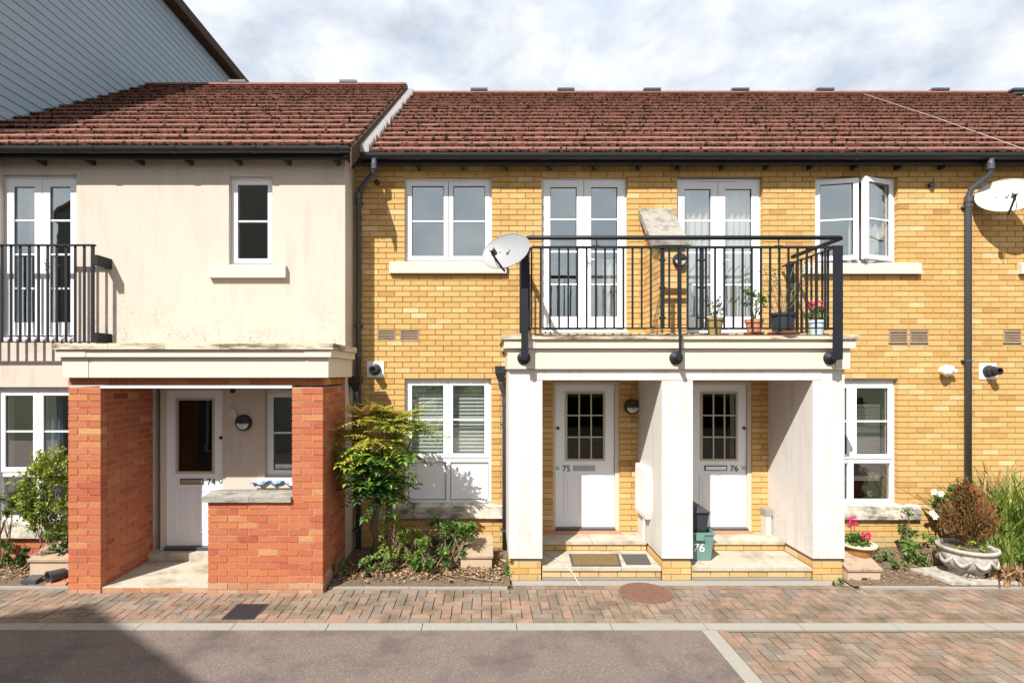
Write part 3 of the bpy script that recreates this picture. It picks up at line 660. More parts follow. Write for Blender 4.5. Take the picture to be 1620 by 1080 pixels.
sill(h74, PX(333, D74), PX(454, D74), PZ(440, D74), PZ(420, D74), D74); sill(h74, X74+.3, PX(128, D74), PZ(849, D74), PZ(825, D74), D74, 'stone_sill'); sill(h74, PX(408, D74), PX(500, D74), PZ(770, D74), PZ(755, D74), D74)
front_door(h74, PX(263, D74+.04), PX(353, D74+.04), PZ(868, D74+.04), PZ(617, D74+.04), D74, '74', 1, False, .785, (.24, .65), 'meter_lid')
curtain(h74, f74[0]+.05, f74[0]+.4, f74[2]+.05, f74[3]-.03, D74+.4, 'curtain', 5); curtain(h74, l74[0]+.42, l74[0]+.62, l74[2], l74[3], D74+.36, 'curtain_blue', 3); curtain(h74, l74[1]-.32, l74[1]-.1, l74[2], l74[3], D74+.36, 'curtain_blue', 3)
roof(h74, X74+.02, -1.70, D74-.24, 5.28, 11.40, 8.55, 15.8)
# stepped dark verge closing the higher roof
b = MB(); pa = (D74-.26, 5.27); pb = (11.40, 8.56)
b.prism([(pa[0], pa[1]-.02), (pa[0], pa[1]-.26), (pb[0], pb[1]-.30), (pb[0], pb[1]+.0)], -1.698, -1.675, 'x'); b.build('verge_board', 'timber_dark', h74)
b = MB(); b.prism([(D74-.2, 5.14), (11.40, 8.22), (11.40, 8.5), (D74-.2, 5.25)], -1.80, -1.70, 'x'); b.build('gable_infill', 'timber_dark', h74)
boxo('fascia', 'black_plastic', h74, X74+.01, -1.71, D74-.16, D74-.135, 5.14, 5.255)
boxo('soffit', 'black_plastic', h74, X74+.01, -1.71, D74-.134, D74, 5.225, 5.239)
k = X74+.25
while k < -1.9: boxo('rafter_foot', 'black_plastic', h74, k-.022, k+.022, D74-.134, D74-.001, 5.12, 5.224); k += .63
gutter(h74, X74+.01, -1.705, D74-.235, 5.258, seams=[PX(148, 6.7), PX(276, 6.7), PX(404, 6.7), PX(532, 6.7)])
for px in (378, 552):
    x_ = PX(px, 11.4); b = MB(); b.box(x_-.18, x_+.18, 11.3, 11.55, 8.57, 8.62); b.box(x_-.14, x_+.14, 11.33, 11.52, 8.5, 8.57); b.build('ridge_vent', 'grey_pipe', h74)

# ---- red brick porch of number 74
po = thing('porch', 'red brick porch with cream canopy round door 74', 'porch', (PX(310, DR), DR, 0))
xl, xr = PX(108, DR), XE; xo0, xo1 = PX(159, DR), PX(329, DR); xi = PX(462, DR)
zlin = 2.295; zr0 = zlin-31*.075
ztop_half = PZ(792, DR); kh = round((ztop_half-zr0)/(BH+BJ)); kt = 31; ztop_half = zr0+kh*.075-.006
def core(b, x0, x1, y0, y1, z0, z1): b.box(x0+.0075, x1-.0075, y0+.0075, y1, z0, z1-.004)
# left wall: front pier, inner and outer leaf
b = MB(); core(b, xl, xo0, DR, D74, -.05, zlin); lw = b.build('porch_wall', 'mortar_red', po)
its = run('x', xl, xo0, DR, 1, zr0, 0, kt, 'brick_red', (0, 0), 1, 1, 'brick_red_weathered')
its += run('y', DR+BT+BJ, D74-.005, xo0, -1, zr0, 0, kt, 'brick_red', (0, 0), 0, 1, 'brick_red_weathered')
its += run('y', DR+BT+BJ, D74-.005, xl, 1, zr0, 0, kt, 'brick_red', (0, 0), 0, 1, 'brick_red_weathered')
put_boxes(its, 'brick', 'brick_red', lw, 'brickwork')
# half wall with the right pier, and the right side wall
b = MB(); core(b, xo1, xi+.01, DR, DR+.3275, -.05, ztop_half); core(b, xi, xr, DR, DR+.3275, -.05, zlin); core(b, xr-.215, xr, DR+.3, D74, -.05, zlin); rw = b.build('porch_wall', 'mortar_red', po)
its = run('x', xo1, xr, DR, 1, zr0, 0, kh, 'brick_red', (0, 1), 1, 2, 'brick_red_weathered')
its += run('x', xi, xr, DR, 1, zr0, kh, kt, 'brick_red', (0, 0), 1)
its += run('y', DR+BT+BJ, D74-.005, xr, -1, zr0, 0, kt, 'brick_red', (0, 0), 0, 3, 'brick_red_weathered')
its += run('y', DR+BT+BJ, DR+.3275, xi, 1, zr0, kh, kt, 'brick_red', (0, 0), 1)
its += run('y', DR+BT+BJ, DR+.3275, xo1, 1, zr0, 0, kh, 'brick_red', (0, 0), 1)
for k in range(0, kh, 2): its.append((xr-BT/2, DR+BT/2, zr0+k*(BH+BJ)+BH/2, BT, BT, BH, tone(), 'brick_red_weathered' if k < 2 else 'brick_red'))
put_boxes(its, 'brick', 'brick_red', rw, 'brickwork')
# brick lintel course on a white steel angle
b = MB(); b.box(xl+.008, xr-.008, DR+.008, DR+.3, zlin+.02, 2.42); li = b.build('lintel', 'mortar_red', po)
put_boxes(run('x', xl, xr, DR, 1, zlin+.022, 0, 2, 'brick_red', (0, 0), 0)+run('y', DR+BT+BJ, D74-.01, xr, -1, zlin+.022, 0, 2, 'brick_red')+run('y', DR+BT+BJ, D74-.01, xl, 1, zlin+.022, 0, 2, 'brick_red'), 'brick', 'brick_red', li, 'brickwork')
b = MB(); b.box(xo0+.002, xi-.002, DR-.004, D74-.01, zlin-.012, zlin+.018); b.build('ceiling', 'upvc', po)
# canopy
def canopy(parent, xa, xb, ya, yb, z, mats, seams):
    """stacked fascia boards and a cap; z: heights from the bottom"""
    (m1, m2, m3) = mats; e = [xa, *seams, xb]
    for i, (a, c) in enumerate(zip(e, e[1:])):
        ends = (i == 0 or i == len(e)-2); pr = .006 if ends else 0
        boxo('fascia_board', m1, parent, a+(.0 if i == 0 else .003), c, ya+.05-pr, yb-.002, z[0], z[1])
        boxo('fascia_board', m2, parent, a-(.04 if i == 0 else -.003), c+(.04 if i == len(e)-2 else 0), ya+.01-pr, yb-.003, z[1]+.002, z[2])
    n = 5; xs = [xa-.07+(xb-xa+.14)*i/n for i in range(n+1)]
    for a, c in zip(xs, xs[1:]): boxo('cap_stone', m3, parent, a+.002, c-.002, ya-.02, yb-.004, z[2]+.003, z[3]+R.uniform(-.003, .003))
canopy(po, PX(98, 5.90), -1.74, 5.86, D74, (PZ(597, 5.92), PZ(565, 5.90), PZ(553, 5.87), PZ(543, 5.85)), ('cream_board', 'cream_board', 'cap_slab'), (PX(139, 5.90), PX(483, 5.90)))
# floor slab with brick riser
fz = PZ(928, DR+.02)
b = MB(); b.box(xo0+.004, xo1-.004, DR+.016, D74, fz-.05, fz); fl = b.build('floor_slab', 'slab', po)
b = MB(); b.box(xo0+.004, xo1-.004, DR+.03, DR+.2, -.05, fz-.051); st = b.build('step', 'mortar_red', po)
put_boxes(run('x', xo0+.006, xo1-.006, DR+.014, 1, -.012, 0, 1, 'brick_red_weathered'), 'brick', 'brick_red_weathered', st, 'brickwork')
boxo('door_step', 'slab', po, d74[0]-.02, d74[1]+.02, D74-.10, D74+.05, fz+.001, PZ(869, D74)-.01)
b = MB(); b.prism([(DR-.035, ztop_half+.004), (DR-.035, ztop_half+.062), (DR+.17, ztop_half+.085), (DR+.37, ztop_half+.062), (DR+.37, ztop_half+.004)], xo1-.05, (xo1+xi)/2, 'x')
b.prism([(DR-.033, ztop_half+.004), (DR-.033, ztop_half+.06), (DR+.17, ztop_half+.083), (DR+.37, ztop_half+.06), (DR+.37, ztop_half+.004)], (xo1+xi)/2+.004, xi-.004, 'x'); b.build('coping', 'coping', po)

# ---- shared white porch of 75 and 76
pw = thing('porch', 'shared white rendered porch round doors 75 and 76', 'porch', (PX(1070, DP), DP, 0))
piers = [(PX(805, DP), PX(858, DP)), (PX(1047, DP), PX(1096, DP)), (PX(1286, DP), PX(1336, DP))]
zp0, zp1 = PZ(883, DP), PZ(584, DP)
for (a, c) in piers:
    o = boxo('pier', 'render_white', pw, a, c, DP, DW-.001, zp0, zp1)
    bk = boxo('pier_base', 'mortar', pw, a+.022, c-.022, DP+.03, DW-.002, -.05, zp0-.001)
    its = run('x', a+.014, c-.014, DP+.022, 1, -.012, 0, 3, 'brick_yellow', (0, 0), 1, 1, 'brick_yellow_weathered')
    its += run('y', DP+.022+BT+BJ, DW-.01, a+.014, 1, -.012, 0, 3, 'brick_yellow', (0, 0), 0, 1, 'brick_yellow_weathered')+run('y', DP+.022+BT+BJ, DW-.01, c-.014, -1, -.012, 0, 3, 'brick_yellow', (0, 0), 0, 1, 'brick_yellow_weathered')
    put_boxes(its, 'brick', 'brick_yellow', bk, 'brickwork')
boxo('lintel', 'render_white', pw, piers[0][1]-.1, piers[2][0]+.1, DP-.006, DW-.003, PZ(601, DP), zp1+.002)
canopy(pw, PX(803, 6.32), PX(1345, 6.32), 6.275, DW, (zp1+.004, PZ(551, 6.3), PZ(537, 6.28), PZ(529, 6.26)), ('cream_board', 'cream_board', 'cap_slab'), (PX(846, 6.32), PX(1322, 6.32)))
boxo('balcony_deck', 'slab', pw, PX(803, 6.32)+.05, PX(1345, 6.32)-.05, 6.45, DW-.004, PZ(529, 6.26)+.003, PZ(529, 6.26)+.025)
ls, us = .142, .268
for (a, c) in ((piers[0][1], piers[1][0]), (piers[1][1], piers[2][0])):
    n = 3
    for i in range(n):
        boxo('floor_slab', 'slab', pw, a+(c-a)*i/n+.003, a+(c-a)*(i+1)/n-.003, DP+.01, DW-.005, ls-.04, ls+R.uniform(-.002, .002))
    s0 = boxo('step', 'mortar', pw, a+.002, c-.002, DP+.04, DP+.2, -.05, ls-.041)
    put_boxes(run('x', a+.004, c-.004, DP+.028, 1, .022, 0, 1, 'brick_yellow_weathered'), 'brick', 'brick_yellow_weathered', s0, 'brickwork')
    boxo('step_base', 'kerb', pw, a+.002, c-.002, DP+.035, DP+.15, -.05, .018)
    s1 = boxo('step', 'mortar', pw, a+.002, c-.002, 7.0, DW-.003, ls+.003, us-.041)
    put_boxes(run('x', a+.004, c-.004, 6.988, 1, ls+.008, 0, 1, 'brick_yellow'), 'brick', 'brick_yellow', s1, 'brickwork')
    for i in range(2): boxo('step_slab', 'slab', pw, a+(c-a)*i/2+.003, a+(c-a)*(i+1)/2-.003, 6.965, DW-.004, us-.04, us)
    boxo('door_step', 'terracotta', pw, a+.03, c-.25, DW-.09, DW+.05, us+.001, us+.02)
# brick fin between the two halves of the balcony
fx0, fx1, fy0 = 2.16, 2.475, 6.66; zf0 = PZ(529, 6.26); zfa, zfb = 4.02, 4.60
fin = MB().prism([(fy0+.01, zf0), (fy0+.01, zfa), (fy0+.16, zfa+.03), (DW-.001, zfb), (DW-.001, zf0)], fx0+.008, fx1-.008, 'x').build('divider_wall', 'mortar', pw)
kf = int((zfa-zf0)/(BH+BJ)); its = run('x', fx0, fx1, fy0, 1, zf0+.005, 0, kf, 'brick_yellow', (0, 0), 1)
for k in range(int((zfb-zf0)/(BH+BJ))):
    z_ = zf0+.005+k*(BH+BJ); ys_ = fy0+BT+BJ if k < kf else fy0+.16+(z_+BH-zfa-.03)/(zfb-zfa-.03)*(DW-fy0-.16)
    for fc, inw in ((fx0, 1), (fx1, -1)):
        p = ys_; first = k % 2
        while p < DW-.03:
            ln = min(BT if first else BL, DW-.005-p); first = 0; its.append((fc+inw*BT/2, p+ln/2, z_+BH/2, BT, ln, BH, tone(), 'brick_yellow')); p += ln+BJ
put_boxes(its, 'brick', 'brick_yellow', fin, 'brickwork')
b = MB(); b.prism([(fy0-.05, zfa+.005), (fy0-.05, zfa+.09), (fy0+.13, zfa+.12), (DW-.002, zfb+.11), (DW-.002, zfb+.005), (fy0+.15, zfa+.035)], 2.085, 2.545, 'x'); b.build('coping', 'coping', pw)

# hopper heads and short downpipes of the two porches
def hopper(parent, x_, y_, z_, pts):
    b = MB(); w0, w1 = .075, .035
    b.add([(x_-w0, y_-w0, z_), (x_+w0, y_-w0, z_), (x_+w0, y_+w0, z_), (x_-w0, y_+w0, z_), (x_-w0, y_-w0, z_-.09), (x_+w0, y_-w0, z_-.09), (x_+w0, y_+w0, z_-.09), (x_-w0, y_+w0, z_-.09), (x_-w1, y_-w1, z_-.2), (x_+w1, y_-w1, z_-.2), (x_+w1, y_+w1, z_-.2), (x_-w1, y_+w1, z_-.2)],
          [(0, 1, 2, 3), (0, 4, 5, 1), (1, 5, 6, 2), (2, 6, 7, 3), (3, 7, 4, 0), (4, 8, 9, 5), (5, 9, 10, 6), (6, 10, 11, 7), (7, 11, 8, 4), (8, 11, 10, 9)]); b.build('hopper', 'black_plastic', parent)
    return pipe(parent, pts, .03, 'grey_pipe', collars=[(pts[-1][0], pts[-1][1], pts[-2][2]-.05)], brackets=[(pts[-1][0], pts[-1][1], z) for z in (1.75, .32)], wall=DW)
hx, hy = PX(792, 7.2), 7.2
hopper(pw, hx, hy, PZ(579, 7.2), [(hx, hy, PZ(600, 7.2)), (hx, hy, PZ(608, 7.2)), (hx+.035, hy+.07, PZ(620, 7.25)), (PX(798, 7.3), 7.3, PZ(630, 7.3)), (PX(798, 7.3), 7.3, .06)])
hx, hy = -1.74, 7.15
hopper(po, hx, hy, PZ(594, 7.15), [(hx, hy, PZ(615, 7.15)), (hx, hy, PZ(628, 7.15)), (hx+.02, hy+.08, PZ(648, 7.2)), (PX(567, 7.31)-.035, 7.30, PZ(660, 7.3)), (PX(567, 7.31)-.035, 7.30, 1.4)])

# ---- tall clad building on the left
cb = thing('clad_building', 'tall blue-grey weatherboarded building above the cream house', 'building', (X74-4, 15, 0))
prof = [(6.2, -.05), (6.2, 7.75), (9.75, 10.74), (25, 10.74), (25, -.05)]
MB().prism(prof, X74-8, X74-.03, 'x').build('wall', 'roof_felt', cb)
nb = 37; ex = .154; wall_ = [o for o in cb.children][-1]
for i in range(nb):
    z0_ = 10.74-ex*(i+1); ys_ = 6.2+max(0, (z0_+ex-7.75)/(10.74-7.75)*3.55)+.02; p = ys_; nx_ = R.uniform(.8, 4.2)
    while p < 24.9:
        q = min(p+nx_, 24.9); nx_ = R.choice([3.6, 4.2, 4.2])
        MB().prism([(X74-.028, z0_-.012), (X74+.002, z0_-.012), (X74-.010, z0_+ex-.001), (X74-.028, z0_+ex-.001)], p+.002, q-.002, 'y', tone()).build('board', 'cladding', wall_); p = q
b = MB(); b.prism([(5.85, 7.55), (5.85, 7.72), (9.72, 10.98), (25.3, 10.98), (25.3, 10.75), (9.78, 10.75), (6.1, 7.60)], X74-8.3, X74+.20, 'x'); b.build('roof', 'timber_dark', cb)
b = MB(); b.prism([(5.83, 7.53), (5.83, 7.74), (9.71, 11.0), (25.32, 11.0), (25.32, 10.77), (9.79, 10.77), (5.95, 7.53)], X74+.201, X74+.225, 'x'); b.build('fascia', 'timber_dark', cb)

# ---- what stands behind the camera (seen in the glass, and casting the shade on the road)
oh = thing('gabled_house', 'gable-fronted house across the road, seen mirrored in the windows', 'house', (-9.15, -5, 0))
ax, ay, az = -9.15, -2.35, 10.0; sl_ = .636; hw = 4.0
MB().prism([(ax-hw, -.05), (ax-hw, az-.12-hw*sl_), (ax, az-.12), (ax+hw, az-.12-hw*sl_), (ax+hw, -.05)], ay-9, ay-.05, 'y').build('wall', 'far_brick', oh)
for s_ in (-1, 1):
    MB().prism([(ax, az-.11), (ax+s_*(hw+.3), az-.11-(hw+.3)*sl_), (ax+s_*(hw+.3), az+.0-(hw+.3)*sl_), (ax, az)][::s_], ay-9.2, ay, 'y').build('roof_slope', 'tile', oh)
for (a, c, e, g) in ((-2.2, -.8, 3.6, 4.8), (.8, 2.2, 3.6, 4.8), (-2.2, -.8, .9, 2.2), (.6, 1.6, .05, 2.1), (-.5, .5, 6.4, 7.6)):
    b = MB(); ring(b, ax+a, ax+c, e, g, ay-.06, ay-.01, .07); wn = b.build('window', 'upvc', oh)
    boxo('pane', 'room_dark', wn, ax+a+.07, ax+c-.07, ay-.049, ay-.04, e+.07, g-.07)

# ------------------------------------------------------------------ balcony railing
DRl = 6.21; ry = DRl
rl = thing('balcony_railing', 'black metal balcony railing over the white porch', 'railing', (PX(1080, DRl), DRl, PZ(529, DRl)))
zt_, zu, zl = PZ(376, ry), PZ(391, ry), PZ(519, ry); xa, xb = PX(834, ry), PX(1329, ry)
b = MB(); b.tube([(xa, DW-.12, zt_), (xa, ry+.03, zt_), (xa+.03, ry, zt_), (xb-.0, ry, zt_), (xb+.03, ry+.03, zt_), (xb+.03, DW-.16, zt_)], .026, 10); b.build('handrail', 'railing_paint', rl, smooth=True)
xs0, xs1 = PX(841, ry), PX(1320, ry)
boxo('rail', 'railing_paint', rl, xs0, xs1, ry-.02, ry+.02, zu-.014, zu+.010); boxo('rail', 'railing_paint', rl, xs0, xs1, ry-.018, ry+.018, zl-.007, zl+.007)
for x_ in (xs0-.02, xs1+.02):
    boxo('rail', 'railing_paint', rl, x_-.018, x_+.018, ry+.03, DW-.05, zu-.008, zu+.006); boxo('rail', 'railing_paint', rl, x_-.018, x_+.018, ry+.03, DW-.05, zl-.007, zl+.007)
bal = shared_box('baluster', 'railing_paint', .020, .016, zu-zl-.014, .5); zc = (zu+zl)/2
n = 33; sp = (xs1-xs0)/n
for i in range(n+1):
    x_ = xs0+sp*i
    if any(abs(x_-PX(p_, ry)) < .04 for p_ in (1048, 1110)): continue
    link('baluster', bal, rl, (x_, ry, zc))
for x_ in (xs0-.02, xs1+.02):
    for i in range(1, 10): link('baluster', bal, rl, (x_, ry+.04+i*.108, zc))
for px in (1048, 1110):
    x_ = PX(px, ry); o = boxo('post', 'railing_paint', rl, x_-.024, x_+.024, ry-.006, ry+.006, zl-.008, zu+.004)
    for z_ in (zu-.15, zc, zl+.12): MB().tube([(x_-.04, ry, z_), (x_+.04, ry, z_)], .011, 8).build('bolt', 'railing_paint', o)
for px in (1232, 944):
    x_ = PX(px, ry); MB().tube([(x_, ry, zu), (x_, ry, zt_)], .007, 6).build('spigot', 'railing_paint', rl)
    b = MB(); b.tube([(x_-.045, ry-.0, zu+.004), (x_+.045, ry, zu+.004)], .018, 8); b.build('clamp', 'railing_paint', rl)
def outer_post(px, wid, top, thin=False):
    x_ = PX(px, ry-.03); zf = PZ(566, 6.29)
    o = boxo('post', 'railing_paint', rl, x_-wid, x_+wid, ry-.042, ry-.028 if not thin else ry-.02, zf-.02, top)
    MB().lathe([(0, -.002), (.078, -.002), (.078, .016), (.055, .03), (.03, .05), (0, .052)], (x_+(.0), 6.319, zf), 18, axis=(0, -1, 0)).build('flange', 'railing_paint', o, smooth=False)
    MB().tube([(x_, 6.3, zf), (x_, ry-.05, zf)], .028, 10).build('stub', 'railing_paint', o)
    return o
outer_post(830, .04, zt_-.02); outer_post(1076, .013, zu-.06, True); outer_post(1325, .055, zu+.01)
for x_ in (PX(830, ry-.03), PX(1325, ry-.03)):
    for z_ in (zu-.15, zc, zl+.12): MB().tube([(x_-.0, ry-.02, z_), (x_, ry+.0, z_)], .012, 8).build('bolt', 'steel', rl)
for x_, s_ in ((xa, 1), (xb+.03, -1)):
    MB().box(x_-.025, x_+.025, DW-.16, DW-.11, zf0, zu+.05).build('wall_post', 'railing_paint', rl)
# Juliet railing of 74
jy = 6.72
jr = thing('juliet_railing', 'black metal window railing outside the cream house upstairs door', 'railing', (PX(60, jy), jy, PZ(545, jy)))
jx0, jx1 = X74+.45, PX(148, jy); jt, jb = PZ(388, jy), PZ(541, jy)
boxo('rail', 'railing_paint', jr, jx0, jx1+.02, jy-.022, jy+.022, jt-.01, jt+.01); boxo('rail', 'railing_paint', jr, jx0, jx1, jy-.018, jy+.018, jb-.006, jb+.006)
jbal = shared_box('baluster', 'railing_paint', .030, .012, jt-jb-.012, .5); x_ = jx1-.115
while x_ > jx0: link('baluster', jbal, jr, (x_, jy, (jt+jb)/2)); x_ -= .1145
boxo('post', 'railing_paint', jr, jx1-.028, jx1+.008, jy-.012, jy+.012, jb, jt-.007)
for z_ in (PZ(412, jy), PZ(534, jy)):
    b = MB(); b.box(jx1+.012, jx1+.085, jy-.05, D74-.001, z_-.065, z_+.06); b.build('bracket', 'railing_paint', jr)

# ------------------------------------------------------------------ fittings on the walls
def dish(label, c, back, m, wd, ht):
    c = Vector(c); fw = Vector((-.48, -.80, .36)).normalized(); rt = fw.cross(Vector((0, 0, 1))).normalized()*-1; up = rt.cross(fw)*-1
    if up.z < 0: up = -up
    t = thing('satellite_dish', label, 'satellite dish', tuple(c)); b = MB(); n, mr = 32, 7; v = [c-fw*.05]; f = []
    for j in range(1, mr+1):
        r_ = j/mr
        for k in range(n): a = 2*math.pi*k/n; v.append(c+rt*wd/2*r_*math.cos(a)+up*ht/2*r_*math.sin(a)+fw*(.055*r_*r_-.05))
    for k in range(n): f.append((0, 1+k, 1+(k+1) % n))
    for j in range(mr-1):
        for k in range(n): f.append((1+j*n+k, 1+(j+1)*n+k, 1+(j+1)*n+(k+1) % n, 1+j*n+(k+1) % n))
    b.add(v, f); b.build('reflector', m, t, smooth=True)
    MB().tube([c+rt*wd/2*math.cos(2*math.pi*k/32)+up*ht/2*math.sin(2*math.pi*k/32)+fw*.003 for k in range(33)], .006, 6, cap=False).build('rim', m, t, smooth=True)
    lo = c-up*ht*.5+fw*.0; tip = c-up*ht*.34+fw*.26
    b = MB(); b.tube([lo-fw*.06, lo, tip-up*.04], .013, 8); b.build('arm', 'black_plastic', t, smooth=True)
    hd = MB().tube([tip-up*.0+fw*.03, tip-fw*.07], [.034, .026], 12).build('receiver', 'grey_pipe', t, smooth=False)
    MB().tube([tip+fw*.03, tip+fw*.036], .031, 12).build('receiver_cap', 'dish_grey', hd)
    for a_, b_ in ((-.10, .02), (.02, .03), (-.02, -.14)): MB().tube([c+rt*a_+up*b_-fw*.05, c+rt*a_+up*b_-fw*.036], .007, 8).build('bolt', 'iron_dark', t)
    MB().tube([tip-up*.03, tip-up*.14-fw*.12+rt*.03, lo-fw*.02+rt*.05], .004, 5).build('cable', 'black_plastic', t)
    q = c-fw*.05; bk = Vector(back); MB().tube([q+fw*.004, q-fw*.06, (q-fw*.06)*.4+bk*.6, bk], .02, 8).build('mount', 'black_plastic', t)
dish('pale grey satellite dish fixed to the left end of the balcony railing', P(800, 397, 6.12), (PX(834, ry-.03), ry-.03, PZ(405, 6.18)), 'dish_grey', .60, .45)
dish('cream satellite dish beside the right-hand downpipe', P(1594, 309, 7.12), (PX(1548, DW), DW, PZ(322, DW)), 'dish_cream', .66, .50)
def bulkhead(label, c, m='iron_dark', r_=.105):
    c = Vector(c); t = thing('wall_lamp', label, 'wall lamp', tuple(c))
    MB().lathe([(r_*.9, -.002), (r_, .01), (r_, .045), (r_*.86, .07), (r_*.82, .062), (0, .062)], c, 24, axis=(0, -1, 0)).build('body', m, t, smooth=False)
    b = MB(); n = 16; v = []
    for i in range(n+1): a = math.pi*i/n; v.append(c+Vector((r_*.84*math.cos(a), -.066-.02*math.sin(a), r_*.84*math.sin(a)+.0)))
    v.append(c+Vector((0, -.095, 0))); b.add(v, [(i, i+1, n+1) for i in range(n)]+[tuple(range(n+1))[::-1]]); b.build('hood', m, t)
    v = []; b = MB()
    for i in range(n+1): a = math.pi*i/n; v.append(c+Vector((r_*.74*math.cos(a), -.064, -r_*.74*math.sin(a)-.006)))
    v.append(c+Vector((0, -.082, -r_*.3))); b.add(v, [(i+1, i, n+1) for i in range(n)]+[(0, n, n+1)]); b.build('diffuser', 'frosted', t)
bulkhead('round black bulkhead lamp beside door 74', (PX(387, D74), D74, PZ(668, D74)))
bulkhead('round dark bulkhead lamp beside door 75', (PX(999, DW), DW, PZ(643, DW)), 'timber_dark')
bulkhead('black lamp on the balcony divider wall', (PX(1074, fy0), fy0, PZ(412, fy0)), 'iron_dark', .085)
def flue(label, px, py):
    x_, z_ = PX(px, DW), PZ(py, DW); t = thing('boiler_flue', label, 'flue', (x_, DW, z_)); boxo('plate', 'white_plastic', t, x_-.115, x_+.115, DW-.012, DW-.0005, z_-.11, z_+.11)
    MB().lathe([(.08, 0), (.08, .03), (.066, .035), (.066, .09), (.05, .095), (.05, .17), (.036, .172), (.034, .13), (0, .13)], (x_, DW-.012, z_), 20, axis=(0, -1, 0)).build('terminal', 'black_plastic', t, smooth=False)
flue('black boiler flue on a white plate left of the lower window', 594, 584); flue('black boiler flue on a white plate right of the downpipe', 1562, 587)
sx, sz = PX(1490, DW), PZ(586, DW); t = thing('security_light', 'white security light on the brick wall left of the downpipe', 'light', (sx, DW, sz))
MB().lathe([(.05, 0), (.05, .03), (.03, .04), (.03, .06)], (sx, DW, sz), 16, axis=(0, -1, 0)).build('base', 'white_plastic', t, smooth=False)
MB().lathe([(.03, -.06), (.07, -.04), (.085, .03), (.06, .05), (0, .052)], (sx+.0, DW-.09, sz-.0), 16, axis=(.35, -.8, -.4)).build('lamp_head', 'white_plastic', t, smooth=True)
MB().lathe([(.026, -.03), (.03, .02), (0, .03)], (sx+.10, DW-.09, sz-.005), 12, axis=(.3, -.8, -.5)).build('sensor', 'white_plastic', t, smooth=True)
# ornament by door 74
ox, oz = PX(369, D74), PZ(654, D74); t = thing('house_ornament', 'small white house-shaped hanging ornament beside door 74', 'ornament', (ox, D74, oz))
MB().prism([(ox-.055, oz-.055), (ox+.055, oz-.055), (ox+.055, oz+.02), (ox, oz+.07), (ox-.055, oz+.02)], D74-.03, D74-.012, 'y').build('body', 'stone_clean', t)
MB().tube([(ox-.02, D74-.02, oz+.05), (ox+.01, D74-.015, oz+.16), (ox+.03, D74-.02, oz+.05)], .003, 5).build('string', 'cable_white', t)
tag(MB().lathe([(.0, 0), (.03, 0), (.03, .03), (.0, .034)], (PX(369, D74), D74, PZ(618, D74)), 14, axis=(0, -1, 0)).build('doorbell_chime', 'black_plastic'), 'small black round fitting above the white house ornament', 'fitting')
# meter cupboard on the middle pier, white conduit
mx0 = piers[1][0]; t = thing('meter_box', 'white meter box on the side of the middle porch pier', 'meter box', (mx0, 6.9, .75))
MB().prism([(7.28, .60), (7.28, 1.24), (6.75, 1.24), (6.75, .72), (6.80, .60)], mx0-.06, mx0-.0005, 'x').build('cupboard', 'white_plastic', t)
MB().prism([(7.25, .64), (7.25, 1.21), (6.78, 1.21), (6.78, .74), (6.82, .64)], mx0-.072, mx0-.061, 'x').build('cover', 'white_plastic', t)
tag(MB().tube([(mx0-.03, 6.98, .6), (mx0-.03, 6.98, .27)], .016, 8).build('conduit', 'white_plastic'), 'white conduit running down below the meter box', 'conduit')
cx_, cy_ = PX(1213, 7.3), 7.28; t = thing('pipe_boxing', 'short white boxed pipe in the corner beside door 76', 'pipe', (cx_, cy_, us))
boxo('boxing', 'stone_clean', t, cx_-.035, cx_+.035, cy_-.035, DW-.002, us, us+.26); boxo('cap', 'kerb', t, cx_-.045, cx_+.045, cy_-.045, DW-.003, us+.261, us+.34)
tag(MB().tube([(PX(860, 6.9), 6.9, ls+.01), (PX(885, 6.6), 6.6, ls+.012), (PX(895, 6.42), 6.42, ls+.014), (PX(905, 6.34), 6.33, .1), (PX(914, 6.28), 6.28, .01), (PX(918, 6.2), 6.2, .004)], .0055, 6).build('cable', 'cable_white'), 'thin white cable trailing over the step of door 75', 'cable')
# wire over the roof
tag(MB().tube([P(1365, 148, 11.2), P(1480, 186, 8.8), P(1640, 243, 6.9)], .0032, 5).build('overhead_wire', 'cable_white'), 'thin pale wire crossing the roof at the right', 'wire')

# ------------------------------------------------------------------ things on the ground
def doormat(label, pts, m):
    b = MB(); n = 12; z_ = ls+.003
    q = [Vector((PX(p, D), D, 0)) for (p, D) in pts]; b.add([(v.x, v.y, z_) for v in q]+[(v.x, v.y, z_+.012) for v in q], [(3, 2, 1, 0), (4, 5, 6, 7)]+[(i, (i+1) % 4, 4+(i+1) % 4, 4+i) for i in range(4)])
    t = thing('doormat', label, 'doormat', (q[0].x, q[0].y, z_)); b.build('backing', 'mat_grey', t)
    r_ = MB()
    for i in range(26):
        u = (i+.5)/26; a = q[0].lerp(q[3], u); c = q[1].lerp(q[2], u); a2, c2 = a.lerp(c, .05), a.lerp(c, .95)
        if .04 < u < .96: r_.tube([(a2.x, a2.y, z_+.013), (c2.x, c2.y, z_+.013)], .006, 5)
    r_.build('pile', m, t)
doormat('brown doormat with grey border on the step of door 75', [(905, 6.42), (983, 6.42), (978, 6.83), (900, 6.83)], 'mat_brown')
doormat('small ribbed dark grey mat right of the brown doormat', [(991, 6.47), (1030, 6.47), (1022, 6.82), (983, 6.82)], 'mat_grey')
